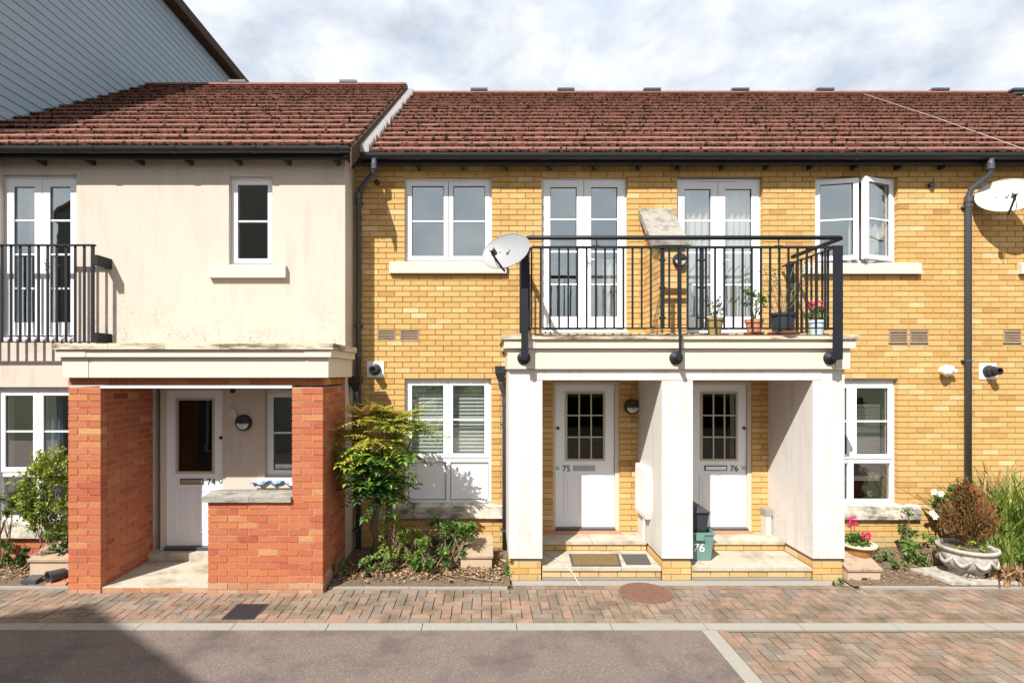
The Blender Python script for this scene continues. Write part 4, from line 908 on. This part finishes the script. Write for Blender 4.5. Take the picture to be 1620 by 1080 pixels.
def tapered(b, x, y, z0, z1, wx0, wy0, wx1, wy1, rim=.02, rimh=.03):
    v = []
    for (z, a, c) in ((z0, wx0, wy0), (z1-rimh, wx1-.004, wy1-.004), (z1-rimh, wx1+rim, wy1+rim), (z1, wx1+rim, wy1+rim), (z1, wx1-.012, wy1-.012), (z0+.02, wx0-.012, wy0-.012)):
        v += [(x-a/2, y-c/2, z), (x+a/2, y-c/2, z), (x+a/2, y+c/2, z), (x-a/2, y+c/2, z)]
    b.add(v, [(3, 2, 1, 0)]+[(4*j+i, 4*j+(i+1) % 4, 4*j+4+(i+1) % 4, 4*j+4+i) for j in range(5) for i in range(4)]+[(20, 21, 22, 23)])
gx, gy = piers[1][1]+.02+.14, 6.80
t = thing('recycling_box', 'green recycling box painted 76 on the step of door 76', 'recycling box', (gx, gy, ls)); b = MB(); tapered(b, gx, gy, ls+.004, ls+.36, .30, .38, .36, .46); b.build('box', 'box_green', t)
for s_ in (-1, 1): MB().box(gx-.05, gx+.05, gy+s_*.245-.012, gy+s_*.245+.012, ls+.27, ls+.33).build('handle', 'box_green', t)
o = link('painted_number', text_mesh('76', .15, 'white_plastic', .001), t, (gx-.0, gy-.2075, ls+.12)); o.rotation_euler = (rad(97), 0, 0)
t = thing('storage_crate', 'black lidded crate stacked on the green recycling box', 'crate', (gx-.03, gy, ls+.36)); b = MB(); tapered(b, gx-.03, gy, ls+.364, ls+.60, .27, .36, .31, .42, .012, .02); b.build('crate', 'box_black', t)
b = MB(); b.add([(gx-.20, gy-.235, ls+.602), (gx+.14, gy-.235, ls+.602), (gx+.14, gy+.235, ls+.602), (gx-.20, gy+.235, ls+.602), (gx-.17, gy-.19, ls+.68), (gx+.06, gy-.19, ls+.66), (gx+.06, gy+.19, ls+.66), (gx-.17, gy+.19, ls+.68)], [(3, 2, 1, 0), (4, 5, 6, 7), (0, 1, 5, 4), (1, 2, 6, 5), (2, 3, 7, 6), (3, 0, 4, 7)]); b.build('lid', 'box_black', t)
# round cover, square grate
mx_, my_ = PX(1020, 6.03), 6.0; t = thing('manhole_cover', 'round rusty red manhole cover in the block paving', 'manhole cover', (mx_, my_, 0))
MB().lathe([(.0, -.04), (.265, -.04), (.265, .004), (.245, .006), (.243, .003), (0, .004)], (mx_, my_, .002), 32).build('cover', 'manhole', t)
MB().lathe([(.268, -.04), (.285, -.04), (.285, .003), (.268, .003)], (mx_, my_, .002), 32).build('frame', 'manhole', t)
b = MB()
for i in range(-4, 5):
    for k in range(-4, 5):
        if i*i+k*k < 17: b.box(mx_+i*.052-.012, mx_+i*.052+.012, my_+k*.052-.012, my_+k*.052+.012, .005, .0095)
b.build('raised_studs', 'manhole', t)
gq = [(PX(352, 5.36), 5.345), (PX(405, 5.36), 5.345), (PX(420, 5.70), 5.70), (PX(372, 5.70), 5.70)]; g0x, g1x = PX(356, 5.36), PX(404, 5.36); t = thing('drain_cover', 'dark square metal drain cover in the paving before porch 74', 'drain cover', ((g0x+g1x)/2, 5.5, 0))
b = MB(); ring_z = .006
g0x, g1x = (PX(354, 5.35)+PX(372, 5.70))/2, (PX(405, 5.35)+PX(421, 5.70))/2
b.box(g0x, g1x, 5.345, 5.70, -.04, ring_z); b.build('plate', 'iron_dark', t)
b = MB(); nn_ = 16
for i in range(nn_):
    for k in range(nn_): b.box(g0x+.016+(g1x-g0x-.03)*(i+.15)/nn_, g0x+.016+(g1x-g0x-.03)*(i+.75)/nn_, 5.36+.325*(k+.15)/nn_, 5.36+.325*(k+.75)/nn_, ring_z, ring_z+.004)
b.build('tread', 'iron_dark', t)
# ground boxes
def ground_box(label, x0, x1, y0, y1, zf, zb, name='utility_box'):
    t = thing(name, label, 'utility box', ((x0+x1)/2, (y0+y1)/2, 0))
    b = MB(); b.prism([(y0+.02, -.02), (y0+.02, zf), (y1-.01, zb), (y1-.01, -.02)], x0+.015, x1-.015, 'x'); b.build('body', 'meter_beige', t)
    dz = (zb-zf)/(y1-y0-.03)
    b = MB(); b.prism([(y0, zf+.003-.02*dz), (y0, zf+.028-.02*dz), (y1, zb+.03), (y1, zb+.004)], x0, x1, 'x'); l_ = b.build('lid', 'meter_lid', t)
    boxo('catch', 'iron_dark', t, (x0+x1)/2-.03, (x0+x1)/2+.03, y0+.008, y0+.02, .02, .045)
    MB().box(x0+.01, x1-.01, (y0+y1)/2-.004, (y0+y1)/2+.004, (zf+zb)/2+.028, (zf+zb)/2+.034).build('lid_rib', 'meter_lid', l_)
ground_box('beige utility box with a brown lid under the lower left window', PX(727, 6.62), PX(780, 6.62), 6.60, 7.05, .18, .30)
ground_box('beige wedge-shaped utility box beside the right porch pier', PX(1337, 6.35), PX(1392, 6.35), 6.3, 6.72, .13, .27)
ground_box('beige utility box beside the left red brick pier', PX(42, 6.35), PX(112, 6.35), 6.36, 6.85, .22, .38)
# crumpled blue plastic on the sill behind the half wall
b = MB(); nx_, ny_ = 16, 6; v = []
bx0, bx1 = PX(396, D74-.1), PX(470, D74-.1)
for k in range(ny_+1):
    for i in range(nx_+1): v.append((bx0+(bx1-bx0)*i/nx_+R.uniform(-.01, .01), D74-.10+.12*k/ny_, PZ(768, D74-.08)+.02+R.uniform(0, .06)*(1-abs(2*i/nx_-1))+.022*math.sin(i*1.3+k)))
b.add(v, [(k*(nx_+1)+i, k*(nx_+1)+i+1, (k+1)*(nx_+1)+i+1, (k+1)*(nx_+1)+i) for k in range(ny_) for i in range(nx_)])
tag(b.build('plastic_sheet', 'plastic_blue'), 'crumpled blue plastic on the window sill behind the porch half wall', 'sheet')

# =================================================================== PLANTS
def rv(s=1): return Vector((R.uniform(-1, 1), R.uniform(-1, 1), R.uniform(-1, 1)))*s
def bush(name, label, c, rx, ry_, rz, n, ll, lw, m, stems=6, base=None, cat='shrub', hollow=.55, tones=(.1, .95), twig='twig', up=.35, clumps=None):
    """leaves spread through clumps inside an ellipsoid, on thin forked stems from the base"""
    c = Vector(c); base = Vector(base) if base else Vector((c.x, c.y, c.z-rz)); t = thing(name, label, cat, tuple(base)); b = MB(); s_ = MB()
    cl = []
    for i in range(clumps or max(6, n//40)):
        d = rv(); d = d.normalized()*(R.uniform(hollow, 1)**.6); cl.append((c+Vector((d.x*rx, d.y*ry_, d.z*rz)), d, R.uniform(.15, .33)))
    for i in range(n):
        p, d, r_ = R.choice(cl); q = p+rv(1).normalized()*r_*R.random()**.5*Vector((rx, ry_, rz)).length*.6
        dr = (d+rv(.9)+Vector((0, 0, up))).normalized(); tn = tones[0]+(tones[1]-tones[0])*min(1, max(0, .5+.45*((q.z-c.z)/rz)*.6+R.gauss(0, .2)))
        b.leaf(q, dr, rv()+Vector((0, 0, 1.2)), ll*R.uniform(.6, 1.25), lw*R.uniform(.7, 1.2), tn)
    for i in range(stems):
        p = R.choice(cl)[0]; q = base+Vector((R.uniform(-.04, .04), R.uniform(-.03, .03), -.02)); md = q.lerp(p, .5)+rv(.06)*rz*2
        s_.tube([q, md, p], [.008, .006, .003], 5)
        for k in range(2): s_.tube([md, md.lerp(R.choice(cl)[0], .7)], [.005, .002], 4)
    b.build('foliage', m, t, kind='stuff'); s_.build('stems', twig, t); return t
# mahonia with pinnate leaves
mc = Vector((PX(606, 6.66), 6.66, 1.52)); mb_ = Vector((PX(592, 6.85), 6.85, .03))
t = thing('mahonia_shrub', 'tall mahonia shrub with yellow-green pinnate leaves between the red porch and the window', 'shrub', tuple(mb_)); s_ = MB(); b = MB()
fork = Vector((PX(600, 6.8), 6.8, .82)); s_.tube([mb_, mb_+Vector((.04, 0, .3)), mb_.lerp(fork, .6)+Vector((-.05, -.02, .02)), fork], [.06, .052, .045, .036], 8)
s_.tube([mb_+Vector((.10, .03, 0)), mb_+Vector((.15, .02, .4)), fork+Vector((.12, 0, .06))], [.035, .03, .022], 7)
tips = [(-.42, -.05, .20), (-.2, -.2, .38), (.0, -.05, .44), (.22, -.12, .36), (.42, -.02, .22), (.18, -.28, .12), (-.08, -.3, .16), (-.3, -.22, .0), (.05, -.2, -.14), (-.16, -.15, -.22), (.30, -.15, -.04), (-.02, -.24, -.40), (-.2, -.05, -.45), (.16, -.12, -.34), (-.34, -.1, -.2), (.1, -.3, .3), (-.1, -.34, -.05), (.05, -.1, -.55)]
for j, (dx, dy, dz) in enumerate(tips):
    tp = mc+Vector((dx, dy, dz))*.97; s_.tube([fork, fork.lerp(tp, .5)+rv(.03), tp], [.025, .017, .009], 6)
    nl = 22
    for k in range(nl):
        az = 2*math.pi*(k/nl)+R.uniform(-.3, .3); elv = R.uniform(-.25, .65)+(.15 if dz > .2 else -.25); d = Vector((math.cos(az)*math.cos(elv), math.sin(az)*math.cos(elv), math.sin(elv))).normalized()
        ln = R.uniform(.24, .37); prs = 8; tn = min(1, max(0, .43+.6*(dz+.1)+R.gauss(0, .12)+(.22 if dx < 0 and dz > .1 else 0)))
        sd = d.cross(Vector((0, 0, 1))).normalized(); prev = tp
        for i in range(1, prs+1):
            u = i/prs; q = tp+d*ln*u+Vector((0, 0, -.22*ln*u*u)); s_l = ln*.30*(1-.45*abs(u-.45))
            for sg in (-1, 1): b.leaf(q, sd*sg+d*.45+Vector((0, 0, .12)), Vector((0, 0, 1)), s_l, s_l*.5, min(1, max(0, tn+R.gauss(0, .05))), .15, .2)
            prev = q
        b.leaf(prev, d, Vector((0, 0, 1)), ln*.28, ln*.12, tn)
b.build('foliage', 'leaf_mahonia', t, kind='stuff'); s_.build('trunk', 'bark', t, smooth=True)
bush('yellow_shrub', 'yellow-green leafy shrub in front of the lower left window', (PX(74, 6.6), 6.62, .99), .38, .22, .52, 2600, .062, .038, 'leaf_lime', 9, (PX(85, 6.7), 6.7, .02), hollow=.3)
bush('yellow_shrub', 'sprig of yellow-green shrub at the left picture edge', (PX(4, 6.55), 6.55, .92), .14, .15, .25, 260, .06, .036, 'leaf_lime', 5, (PX(2, 6.65), 6.65, .02))
bush('trailing_shrub', 'low dark green trailing shrub over the left utility box', (PX(70, 6.42), 6.44, .42), .30, .10, .12, 330, .05, .035, 'leaf_green', 6, (PX(30, 6.5), 6.5, .02))
bush('weed_clump', 'low leafy weeds in the bed at the far left', (PX(12, 6.7), 6.7, .28), .22, .15, .22, 330, .06, .035, 'leaf_green', 6, (PX(12, 6.7), 6.7, .02))
bush('weed_clump', 'bright green low weed at the front of the middle bed', (PX(597, 6.42), 6.42, .15), .19, .12, .10, 520, .05, .035, 'leaf_green', 5, (PX(597, 6.42), 6.42, .01), tones=(.35, 1))
bush('twiggy_shrub', 'half-bare twiggy shrub with pale leaves below the mahonia', (PX(622, 6.65), 6.65, .43), .18, .13, .34, 480, .05, .032, 'leaf_lime', 16, (PX(618, 6.65), 6.65, .01), hollow=.3)
bush('leafy_weed', 'lobed-leaf green weed in the centre of the middle bed', (PX(682, 6.5), 6.5, .25), .22, .14, .19, 700, .06, .048, 'leaf_green', 8, (PX(682, 6.5), 6.5, .01), tones=(.25, 1))
bush('mixed_shrub', 'green and rust leaved shrub left of the brown-lidded utility box', (PX(722, 6.7), 6.72, .36), .26, .15, .26, 900, .055, .042, 'leaf_green', 9, (PX(712, 6.7), 6.7, .01), tones=(.1, .9))
bush('twiggy_shrub', 'dry brown twiggy stems under the lower left window sill', (PX(672, 6.85), 6.85, .38), .30, .1, .26, 300, .045, .028, 'leaf_dead', 26, (PX(668, 6.85), 6.85, .01), hollow=.2)
bush('weed_clump', 'small green weed beside the foot of the left white pier', (PX(806, 6.45), 6.45, .16), .06, .08, .13, 120, .045, .03, 'leaf_green', 4, (PX(806, 6.45), 6.45, .01), tones=(.4, 1))
bush('weed_clump', 'tiny weed in the red porch shade by the soil', (PX(535, 6.4), 6.4, .12), .08, .08, .08, 110, .045, .03, 'leaf_green', 4, (PX(535, 6.4), 6.4, .01))
bush('seedling', 'tiny bright green weed before the right white pier', (PX(1321, 6.22), 6.22, .05), .06, .04, .04, 60, .04, .03, 'leaf_green', 3, (PX(1321, 6.22), 6.22, 0), tones=(.6, 1))
for px, hh, lb in ((1398, .22, 'small seedling plant right of the geranium pot'), (1415, .14, 'short seedling between the geranium pot and the plant against the wall'), (1404, .1, 'smallest seedling plant on the right bed')):
    bush('seedling', lb, (PX(px, 6.8), 6.85-(.25 if hh < .12 else 0), .03+hh/2), .06, .05, hh/2, 110, .045, .03, 'leaf_green', 4, tones=(.3, .9))
bush('climbing_stem', 'thin leafy plant against the wall beside the right window sill', (PX(1440, 7.15), 7.15, .38), .10, .08, .33, 260, .05, .035, 'leaf_green', 7, (PX(1440, 7.15), 7.15, .01), hollow=.2)
bush('ground_cover', 'rounded green clump with white flecks left of the stone planter', (PX(1470, 6.75), 6.78, .20), .24, .18, .17, 900, .05, .035, 'leaf_green', 8, (PX(1470, 6.75), 6.78, .01), tones=(.35, 1))
an = bush('anemone', 'white-flowered anemone against the brick wall by the planter', (PX(1500, 7.05), 7.05, .62), .20, .12, .36, 380, .065, .048, 'leaf_green', 9, (PX(1495, 7.05), 7.05, .01), cat='flower', tones=(0, .55), hollow=.2)
st_ = MB()
for px, py in ((1476, 777), (1487, 780), (1473, 810), (1478, 816), (1497, 838), (1516, 798), (1545, 800)):
    q = P(px, py, 6.95); st_.tube([(PX(1497, 7.05), 7.05, .4), q.lerp(Vector((PX(1497, 7.05), 7.05, .4)), .4)+rv(.03), q], .005, 5); b = MB()
    for k in range(6):
        a = 2*math.pi*k/6; d = Vector((math.cos(a), -.35, math.sin(a))); b.leaf(q, d, Vector((0, -1, .2)), .052, .05, .5, .1, .0)
    f_ = b.build('flower', 'petal_white', an); MB().lathe([(0, -.002), (.012, 0), (.010, .010), (0, .012)], q, 8, axis=(0, -1, .2)).build('stamens', 'stamen', f_)
st_.build('flower_stems', 'leaf_green', an)
# day-lily style clumps at the right edge
def blades(name, label, c, n, ln, spread, m='leaf_blade', tones=(.1, .9)):
    t = thing(name, label, 'plant', tuple(c)); b = MB(); c = Vector(c)
    for i in range(n):
        az = R.uniform(0, 2*math.pi); l_ = ln*R.uniform(.6, 1.15); o_ = c+Vector((R.gauss(0, spread*.35), R.gauss(0, spread*.22), 0)); d = Vector((math.cos(az), math.sin(az)*.8, 0)); lean = R.uniform(.15, .75); wv = R.uniform(.011, .02); tn = tones[0]+(tones[1]-tones[0])*min(1, max(0, R.gauss(.45, .25))); pr = []
        for k in range(7):
            u = k/6; pr.append(o_+d*l_*lean*u*u*1.1+Vector((0, 0, l_*(u-.42*lean*u*u*1.6))))
        sd = d.cross(Vector((0, 0, 1))).normalized(); v = []
        for k, q in enumerate(pr): wk = wv*(1-(k/6)**2*.95); v += [q-sd*wk, q+sd*wk]
        b.add(v, [(2*k, 2*k+1, 2*k+3, 2*k+2) for k in range(6)], tn)
    b.build('blades', m, t, kind='stuff'); return t
blades('strap_leaf_plant', 'tall clump of arching strap leaves behind the stone planter', (PX(1600, 6.95), 6.95, .02), 620, 1.3, .62)
blades('strap_leaf_plant', 'lower clump of strap leaves right of the stone planter', (PX(1598, 6.5), 6.5, .02), 260, .62, .42)
blades('dry_grass', 'dry straw-coloured grass at the foot of the strap leaves', (PX(1588, 6.3), 6.3, .02), 200, .28, .4, 'leaf_dead')
t = blades('dry_stems', 'thin dry flower stems against the wall at the right edge', (PX(1590, 7.2), 7.2, .3), 26, 1.55, .42, 'leaf_dead')
# planter with conifer
pcx, pcy = PX(1532, 6.42), 6.44; t = thing('stone_planter', 'white weathered stone planter with moulded swags', 'planter', (pcx, pcy, .03))
def swag(j, a): return 1+(.035*math.sin(a*6+j*.8) if 2 <= j <= 8 else 0)+R.uniform(-.004, .004)
b = MB(); b.lathe([(0, 0), (.17, 0), (.18, .03), (.165, .05), (.21, .08), (.24, .12), (.258, .17), (.268, .22), (.27, .25), (.262, .275), (.285, .29), (.30, .31), (.295, .335), (.27, .335), (.26, .30), (0, .30)], (pcx, pcy, .05), 40, wob=swag); b.build('bowl', 'planter_stone', t, smooth=True)
MB().lathe([(0, 0), (.255, 0), (.24, .02), (0, .035)], (pcx, pcy, .345), 24).build('soil', 'soil', t)
b = MB()
for k in range(9):
    a0 = 2*math.pi*k/9; pts = []
    for i in range(9): u = i/8; a = a0+u*2*math.pi/9; rr = .262+.012*math.sin(u*math.pi); pts.append((pcx+math.cos(a)*rr, pcy+math.sin(a)*rr, .05+.235-.085*math.sin(u*math.pi)))
    b.tube(pts, [.010+.014*math.sin(math.pi*i/8) for i in range(9)], 6)
b.build('swag', 'planter_stone', t, smooth=True)
tag(MB().prism([(pcx-.42, 6.16), (pcx+.34, 6.16), (pcx+.40, 6.30), (pcx+.2, 6.75), (pcx-.55, 6.6)], .02, .055, 'z').build('stone_slab', 'planter_stone'), 'grey stone slab under the stone planter', 'slab')
cn = thing('conifer', 'bronze and green dwarf conifer growing in the stone planter', 'conifer', (pcx, pcy, .35)); b = MB(); s_ = MB(); ct = Vector((pcx+.0, pcy, .37))
for i in range(70):
    az = R.uniform(0, 2*math.pi); hh = R.uniform(.15, .74); rr = .27*math.sin(math.pi*min(1, (hh/.78)**.8))*R.uniform(.35, 1); e = ct+Vector((math.cos(az)*rr, math.sin(az)*rr, hh)); mid_ = ct+Vector((math.cos(az)*rr*.35, math.sin(az)*rr*.35, hh*.55)); s_.tube([ct+rv(.015), mid_, e], [.008, .005, .002], 4)
    for k in range(130):
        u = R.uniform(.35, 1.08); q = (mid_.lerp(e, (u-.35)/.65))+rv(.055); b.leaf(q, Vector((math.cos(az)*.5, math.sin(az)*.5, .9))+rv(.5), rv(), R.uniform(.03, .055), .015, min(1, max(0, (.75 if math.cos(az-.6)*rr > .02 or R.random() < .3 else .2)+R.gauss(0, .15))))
b.build('foliage', 'leaf_bronze', cn, kind='stuff'); s_.build('branches', 'twig', cn)
bush('trailing_plant', 'bright green trailing plant at the rim of the stone planter', (pcx-.03, pcy-.14, .41), .2, .06, .035, 160, .035, .028, 'leaf_lime', 3, (pcx, pcy-.1, .37), cat='plant')
# geraniums and balcony pots
def pot(t, x, y, z, r0, r1, h, m, rimh=.03, saucer=None):
    MB().lathe([(0, 0), (r0, 0), (r1*.97, h-rimh), (r1*1.08, h-rimh), (r1*1.1, h), (r1*.95, h), (r1*.9, h-.03), (0, h-.03)], (x, y, z), 24).build('pot', m, t, smooth=False)
    if saucer: MB().lathe([(0, 0), (r0*1.15, 0), (r1*1.25, .025), (r1*1.2, .028), (r0*1.1, .008), (0, .008)], (x, y, z-.008), 24).build('saucer', saucer, t)
    MB().lathe([(0, 0), (r1*.9, 0), (0, .01)], (x, y, z+h-.028), 16).build('soil', 'soil', t)
def flower_head(t, q, r_, m):
    b = MB()
    for i in range(46):
        d = rv().normalized(); b.leaf(Vector(q)+d*r_*.55, d+rv(.5), rv(), r_*.6, r_*.55, .5, .1)
    b.build('flower_head', m, t)
def leaf_mass(t, c, rx, ry_, rz, n, ll, lw, m, tones=(.2, .9), name='foliage'):
    b = MB(); c = Vector(c)
    for i in range(n):
        d = rv().normalized()*R.random()**.4; q = c+Vector((d.x*rx, d.y*ry_, d.z*rz)); b.leaf(q, d+rv(.5)+Vector((0, 0, .3)), Vector((0, 0, 1))+rv(.6), ll*R.uniform(.7, 1.2), lw*R.uniform(.7, 1.2), tones[0]+(tones[1]-tones[0])*R.random())
    return b.build(name, m, t, kind='stuff')
def stems(t, base, ends, r_=.004, m='leaf_green', name='stem'):
    b = MB()
    for e in ends: b.tube([base, Vector(base).lerp(Vector(e), .5)+rv(.02), e], [r_*1.5, r_, r_*.7], 5)
    b.build(name, m, t)
gx, gy = PX(1357, 6.62), 6.62; t = thing('potted_geranium', 'brown glazed pot of pink geraniums beside the right porch pier', 'potted plant', (gx, gy, .14))
MB().lathe([(0, 0), (.115, 0), (.15, .10), (.165, .17), (.195, .185), (.20, .205), (.175, .205), (.165, .18), (0, .18)], (gx, gy, .15), 26).build('pot', 'glazed_brown', t, smooth=False)
MB().lathe([(.178, .19), (.204, .188), (.206, .209), (.178, .209)], (gx, gy, .15), 26).build('rim', 'glazed_cream', t)
MB().lathe([(0, 0), (.165, 0), (0, .015)], (gx, gy, .325), 18).build('soil', 'soil', t); MB().lathe([(0, -.14), (.13, -.14), (.13, .0), (0, .0)], (gx, gy, .149), 16).build('stand', 'meter_lid', t)
leaf_mass(t, (gx-.02, gy-.02, .39), .14, .12, .06, 150, .06, .06, 'leaf_green', (.3, 1))
gh = [P(1351, 824, 6.55), P(1344, 830, 6.6), P(1370, 847, 6.5)]; stems(t, (gx, gy, .34), gh)
flower_head(t, gh[0], .055, 'petal_pink'); flower_head(t, gh[1], .035, 'petal_pink'); flower_head(t, gh[2], .055, 'petal_pink')
zb2 = PZ(529, 6.26)+.004
def bx(px, D=6.42): return PX(px, D)
yb_ = 6.36
t = thing('potted_plant', 'olive glazed pot with a mauve-flowered plant on the balcony', 'potted plant', (bx(1127), yb_, zb2)); pot(t, bx(1127), yb_, zb2, .07, .10, .20, 'glazed_olive')
leaf_mass(t, (bx(1130), yb_, zb2+.28), .10, .06, .10, 90, .045, .02, 'leaf_green'); q = [Vector((bx(1127)+R.uniform(-.13, .13), yb_+R.uniform(-.05, .05), zb2+R.uniform(.30, .44))) for i in range(9)]; stems(t, (bx(1127), yb_, zb2+.17), q, .003)
for p_ in q:
    b = MB()
    for k in range(8): b.leaf(p_, rv(), rv(), .026, .018)
    b.build('flower', 'petal_mauve', t)
t = thing('potted_plant', 'terracotta pot with a leafy green seedling on the balcony', 'potted plant', (bx(1189), yb_, zb2)); pot(t, bx(1189), yb_, zb2+.01, .075, .095, .17, 'terracotta', .04, 'terracotta')
q = [Vector((bx(1189)+dx, yb_+R.uniform(-.04, .04), zb2+hz)) for dx, hz in ((-.1, .54), (-.03, .50), (.05, .46), (.11, .44), (-.09, .36), (.1, .32), (.02, .40))]; stems(t, (bx(1189), yb_, zb2+.15), q, .003); b = MB()
for p_ in q:
    for k in range(9): b.leaf(p_+rv(.03), rv()+Vector((0, 0, -.3)), rv()+Vector((0, 0, 1)), .08, .04, R.uniform(.4, 1))
b.build('foliage', 'leaf_green', t)
t = thing('potted_plant', 'black plastic pot with a bare small-leaved shrub on the balcony', 'potted plant', (bx(1234), yb_, zb2)); pot(t, bx(1234), yb_, zb2+.012, .11, .135, .24, 'box_black', .03, 'terracotta')
q = [Vector((bx(1234)+R.uniform(-.22, .24), yb_+R.uniform(-.12, .15), zb2+R.uniform(.42, .80))) for i in range(16)]; stems(t, (bx(1232), yb_, zb2+.2), q, .004, 'twig'); b = MB()
for p_ in q:
    for k in range(16): b.leaf(p_+rv(.07), rv(), rv(), .03, .016, R.uniform(.2, .9))
b.build('foliage', 'leaf_green', t)
t = thing('potted_plant', 'pale blue pot with pink geranium at the balcony end', 'potted plant', (bx(1287), yb_, zb2)); pot(t, bx(1287), yb_, zb2, .065, .085, .17, 'enamel_blue')
leaf_mass(t, (bx(1287), yb_, zb2+.23), .08, .06, .08, 60, .06, .05, 'leaf_green'); q = [P(1282, 482, yb_), P(1296, 482, yb_)]; stems(t, (bx(1287), yb_, zb2+.15), q); flower_head(t, q[0], .05, 'petal_pink'); flower_head(t, q[1], .048, 'petal_pink')
bush('leafy_weed', 'yellow-green ragged weed left of the lobed-leaf plant', (PX(650, 6.6), 6.62, .30), .20, .13, .26, 620, .05, .034, 'leaf_lime', 12, (PX(652, 6.6), 6.62, .01), hollow=.25, tones=(0, .8))
bush('leafy_weed', 'dark leafy weed behind the lobed-leaf plant under the sill', (PX(700, 7.0), 7.0, .34), .26, .12, .26, 620, .055, .036, 'leaf_green', 10, (PX(700, 7.0), 7.0, .01), hollow=.25)
# nursery pots lying in the left bed, slate
t = thing('nursery_pot', 'small black nursery pot lying on its side by the left pier', 'pot', (PX(81, 6.25), 6.25, .06)); MB().lathe([(0, .16), (.055, .16), (.075, .0), (.08, 0), (.08, -.012), (.066, -.012), (.05, .12), (0, .12)], (PX(81, 6.25), 6.22, .085), 20, axis=(.45, .9, .05)).build('pot', 'grey_pipe', t)
tag(MB().prism([(PX(38, 6.25), 6.2), (PX(62, 6.25), 6.2), (PX(72, 6.4), 6.42), (PX(52, 6.4), 6.42)], .02, .06, 'z').build('slate_piece', 'grey_pipe'), 'dark slate piece lying beside the nursery pot', 'slate')
tag(MB().prism([(PX(75, 6.2), 6.17), (PX(107, 6.2), 6.17), (PX(107, 6.3), 6.36), (PX(92, 6.3), 6.36)], .012, .032, 'z').build('broken_tile', 'terracotta'), 'flat brown tile at the foot of the left red pier', 'tile')
tag(MB().tube([P(732, 910, 6.3)*1+Vector((0, 0, -.0)), (PX(762, 6.27), 6.27, .045), (PX(787, 6.24), 6.24, .035)], [.006, .009, .006], 6).build('fallen_stick', 'twig'), 'pale stick lying on the soil before the utility box', 'stick')
# dead leaves and chippings on the beds
b = MB()
for i in range(2200):
    xx = R.uniform(-1.75, .2) if R.random() < .62 else R.uniform(-7, -4.75); yy = R.triangular(6.18, 7.3, 6.45)
    b.leaf((xx, yy, .035+(yy-6.15)*.04+R.uniform(0, .02)), Vector((R.uniform(-1, 1), R.uniform(-1, 1), R.uniform(-.1, .3))), Vector((0, 0, 1))+rv(.5), R.uniform(.03, .065), R.uniform(.02, .035), R.random())
b.build('leaf_litter', 'leaf_dead', kind='stuff')['label'] = 'dry fallen leaves on the planting beds'
b = MB()
for i in range(1500):
    xx = R.uniform(4.3, 7); yy = R.uniform(6.17, 7.3); b.leaf((xx, yy, .03+(yy-6.15)*.04), Vector((R.uniform(-1, 1), R.uniform(-1, 1), .1)), Vector((0, 0, 1))+rv(.4), R.uniform(.02, .045), R.uniform(.01, .02), R.random()*.8)
b.build('bark_chippings', 'leaf_dead', kind='stuff')['label'] = 'bark chippings on the right planting bed'
# hedge and trees across the road (mirrored in the glass)
def tree(label, x, y, hgt, r_, n):
    t = thing('tree', label, 'tree', (x, y, 0), 'trees across the road'); b = MB(); s_ = MB(); s_.tube([(x, y, -.05), (x+.05, y, hgt*.35), (x, y+.05, hgt*.75)], [.16, .12, .05], 8)
    cl = [Vector((x, y, hgt*.62))+Vector((d.x*r_, d.y*r_, d.z*hgt*.36)) for d in (rv().normalized()*R.uniform(.4, 1) for _ in range(26))]
    for c in cl: s_.tube([(x, y, hgt*.4), c], [.04, .01], 5)
    for i in range(n):
        q = R.choice(cl)+rv().normalized()*r_*.42*R.random()**.5; b.leaf(q, rv(), rv(), .16, .10, R.random())
    b.build('crown', 'leaf_green', t, kind='stuff'); s_.build('trunk', 'bark', t)
for i, (x_, y_, hh) in enumerate(((-2.5, -16, 4.2), (3.5, -17, 4.6), (9, -15, 4.4), (15, -17, 5.0))):
    tree(['leftmost', 'second from left', 'third from left', 'rightmost'][i]+' of four round trees across the road, mirrored in the glass', x_, y_, hh, 1.7, 2600)
hd = thing('hedge', 'clipped green hedge across the road, mirrored in the glass', 'hedge', (4, -11, 0)); b = MB()
for i in range(7000):
    x_ = R.uniform(-4, 18); q = Vector((x_, -11+R.uniform(-.5, .5), R.uniform(.02, 1.5))); b.leaf(q, rv()+Vector((0, .6, .3)), rv(), .13, .08, R.random())
b.build('foliage', 'leaf_green', hd, kind='stuff'); MB().box(-4, 18, -11.35, -10.65, 0, 1.3).build('core', 'moss_and_shade', hd)
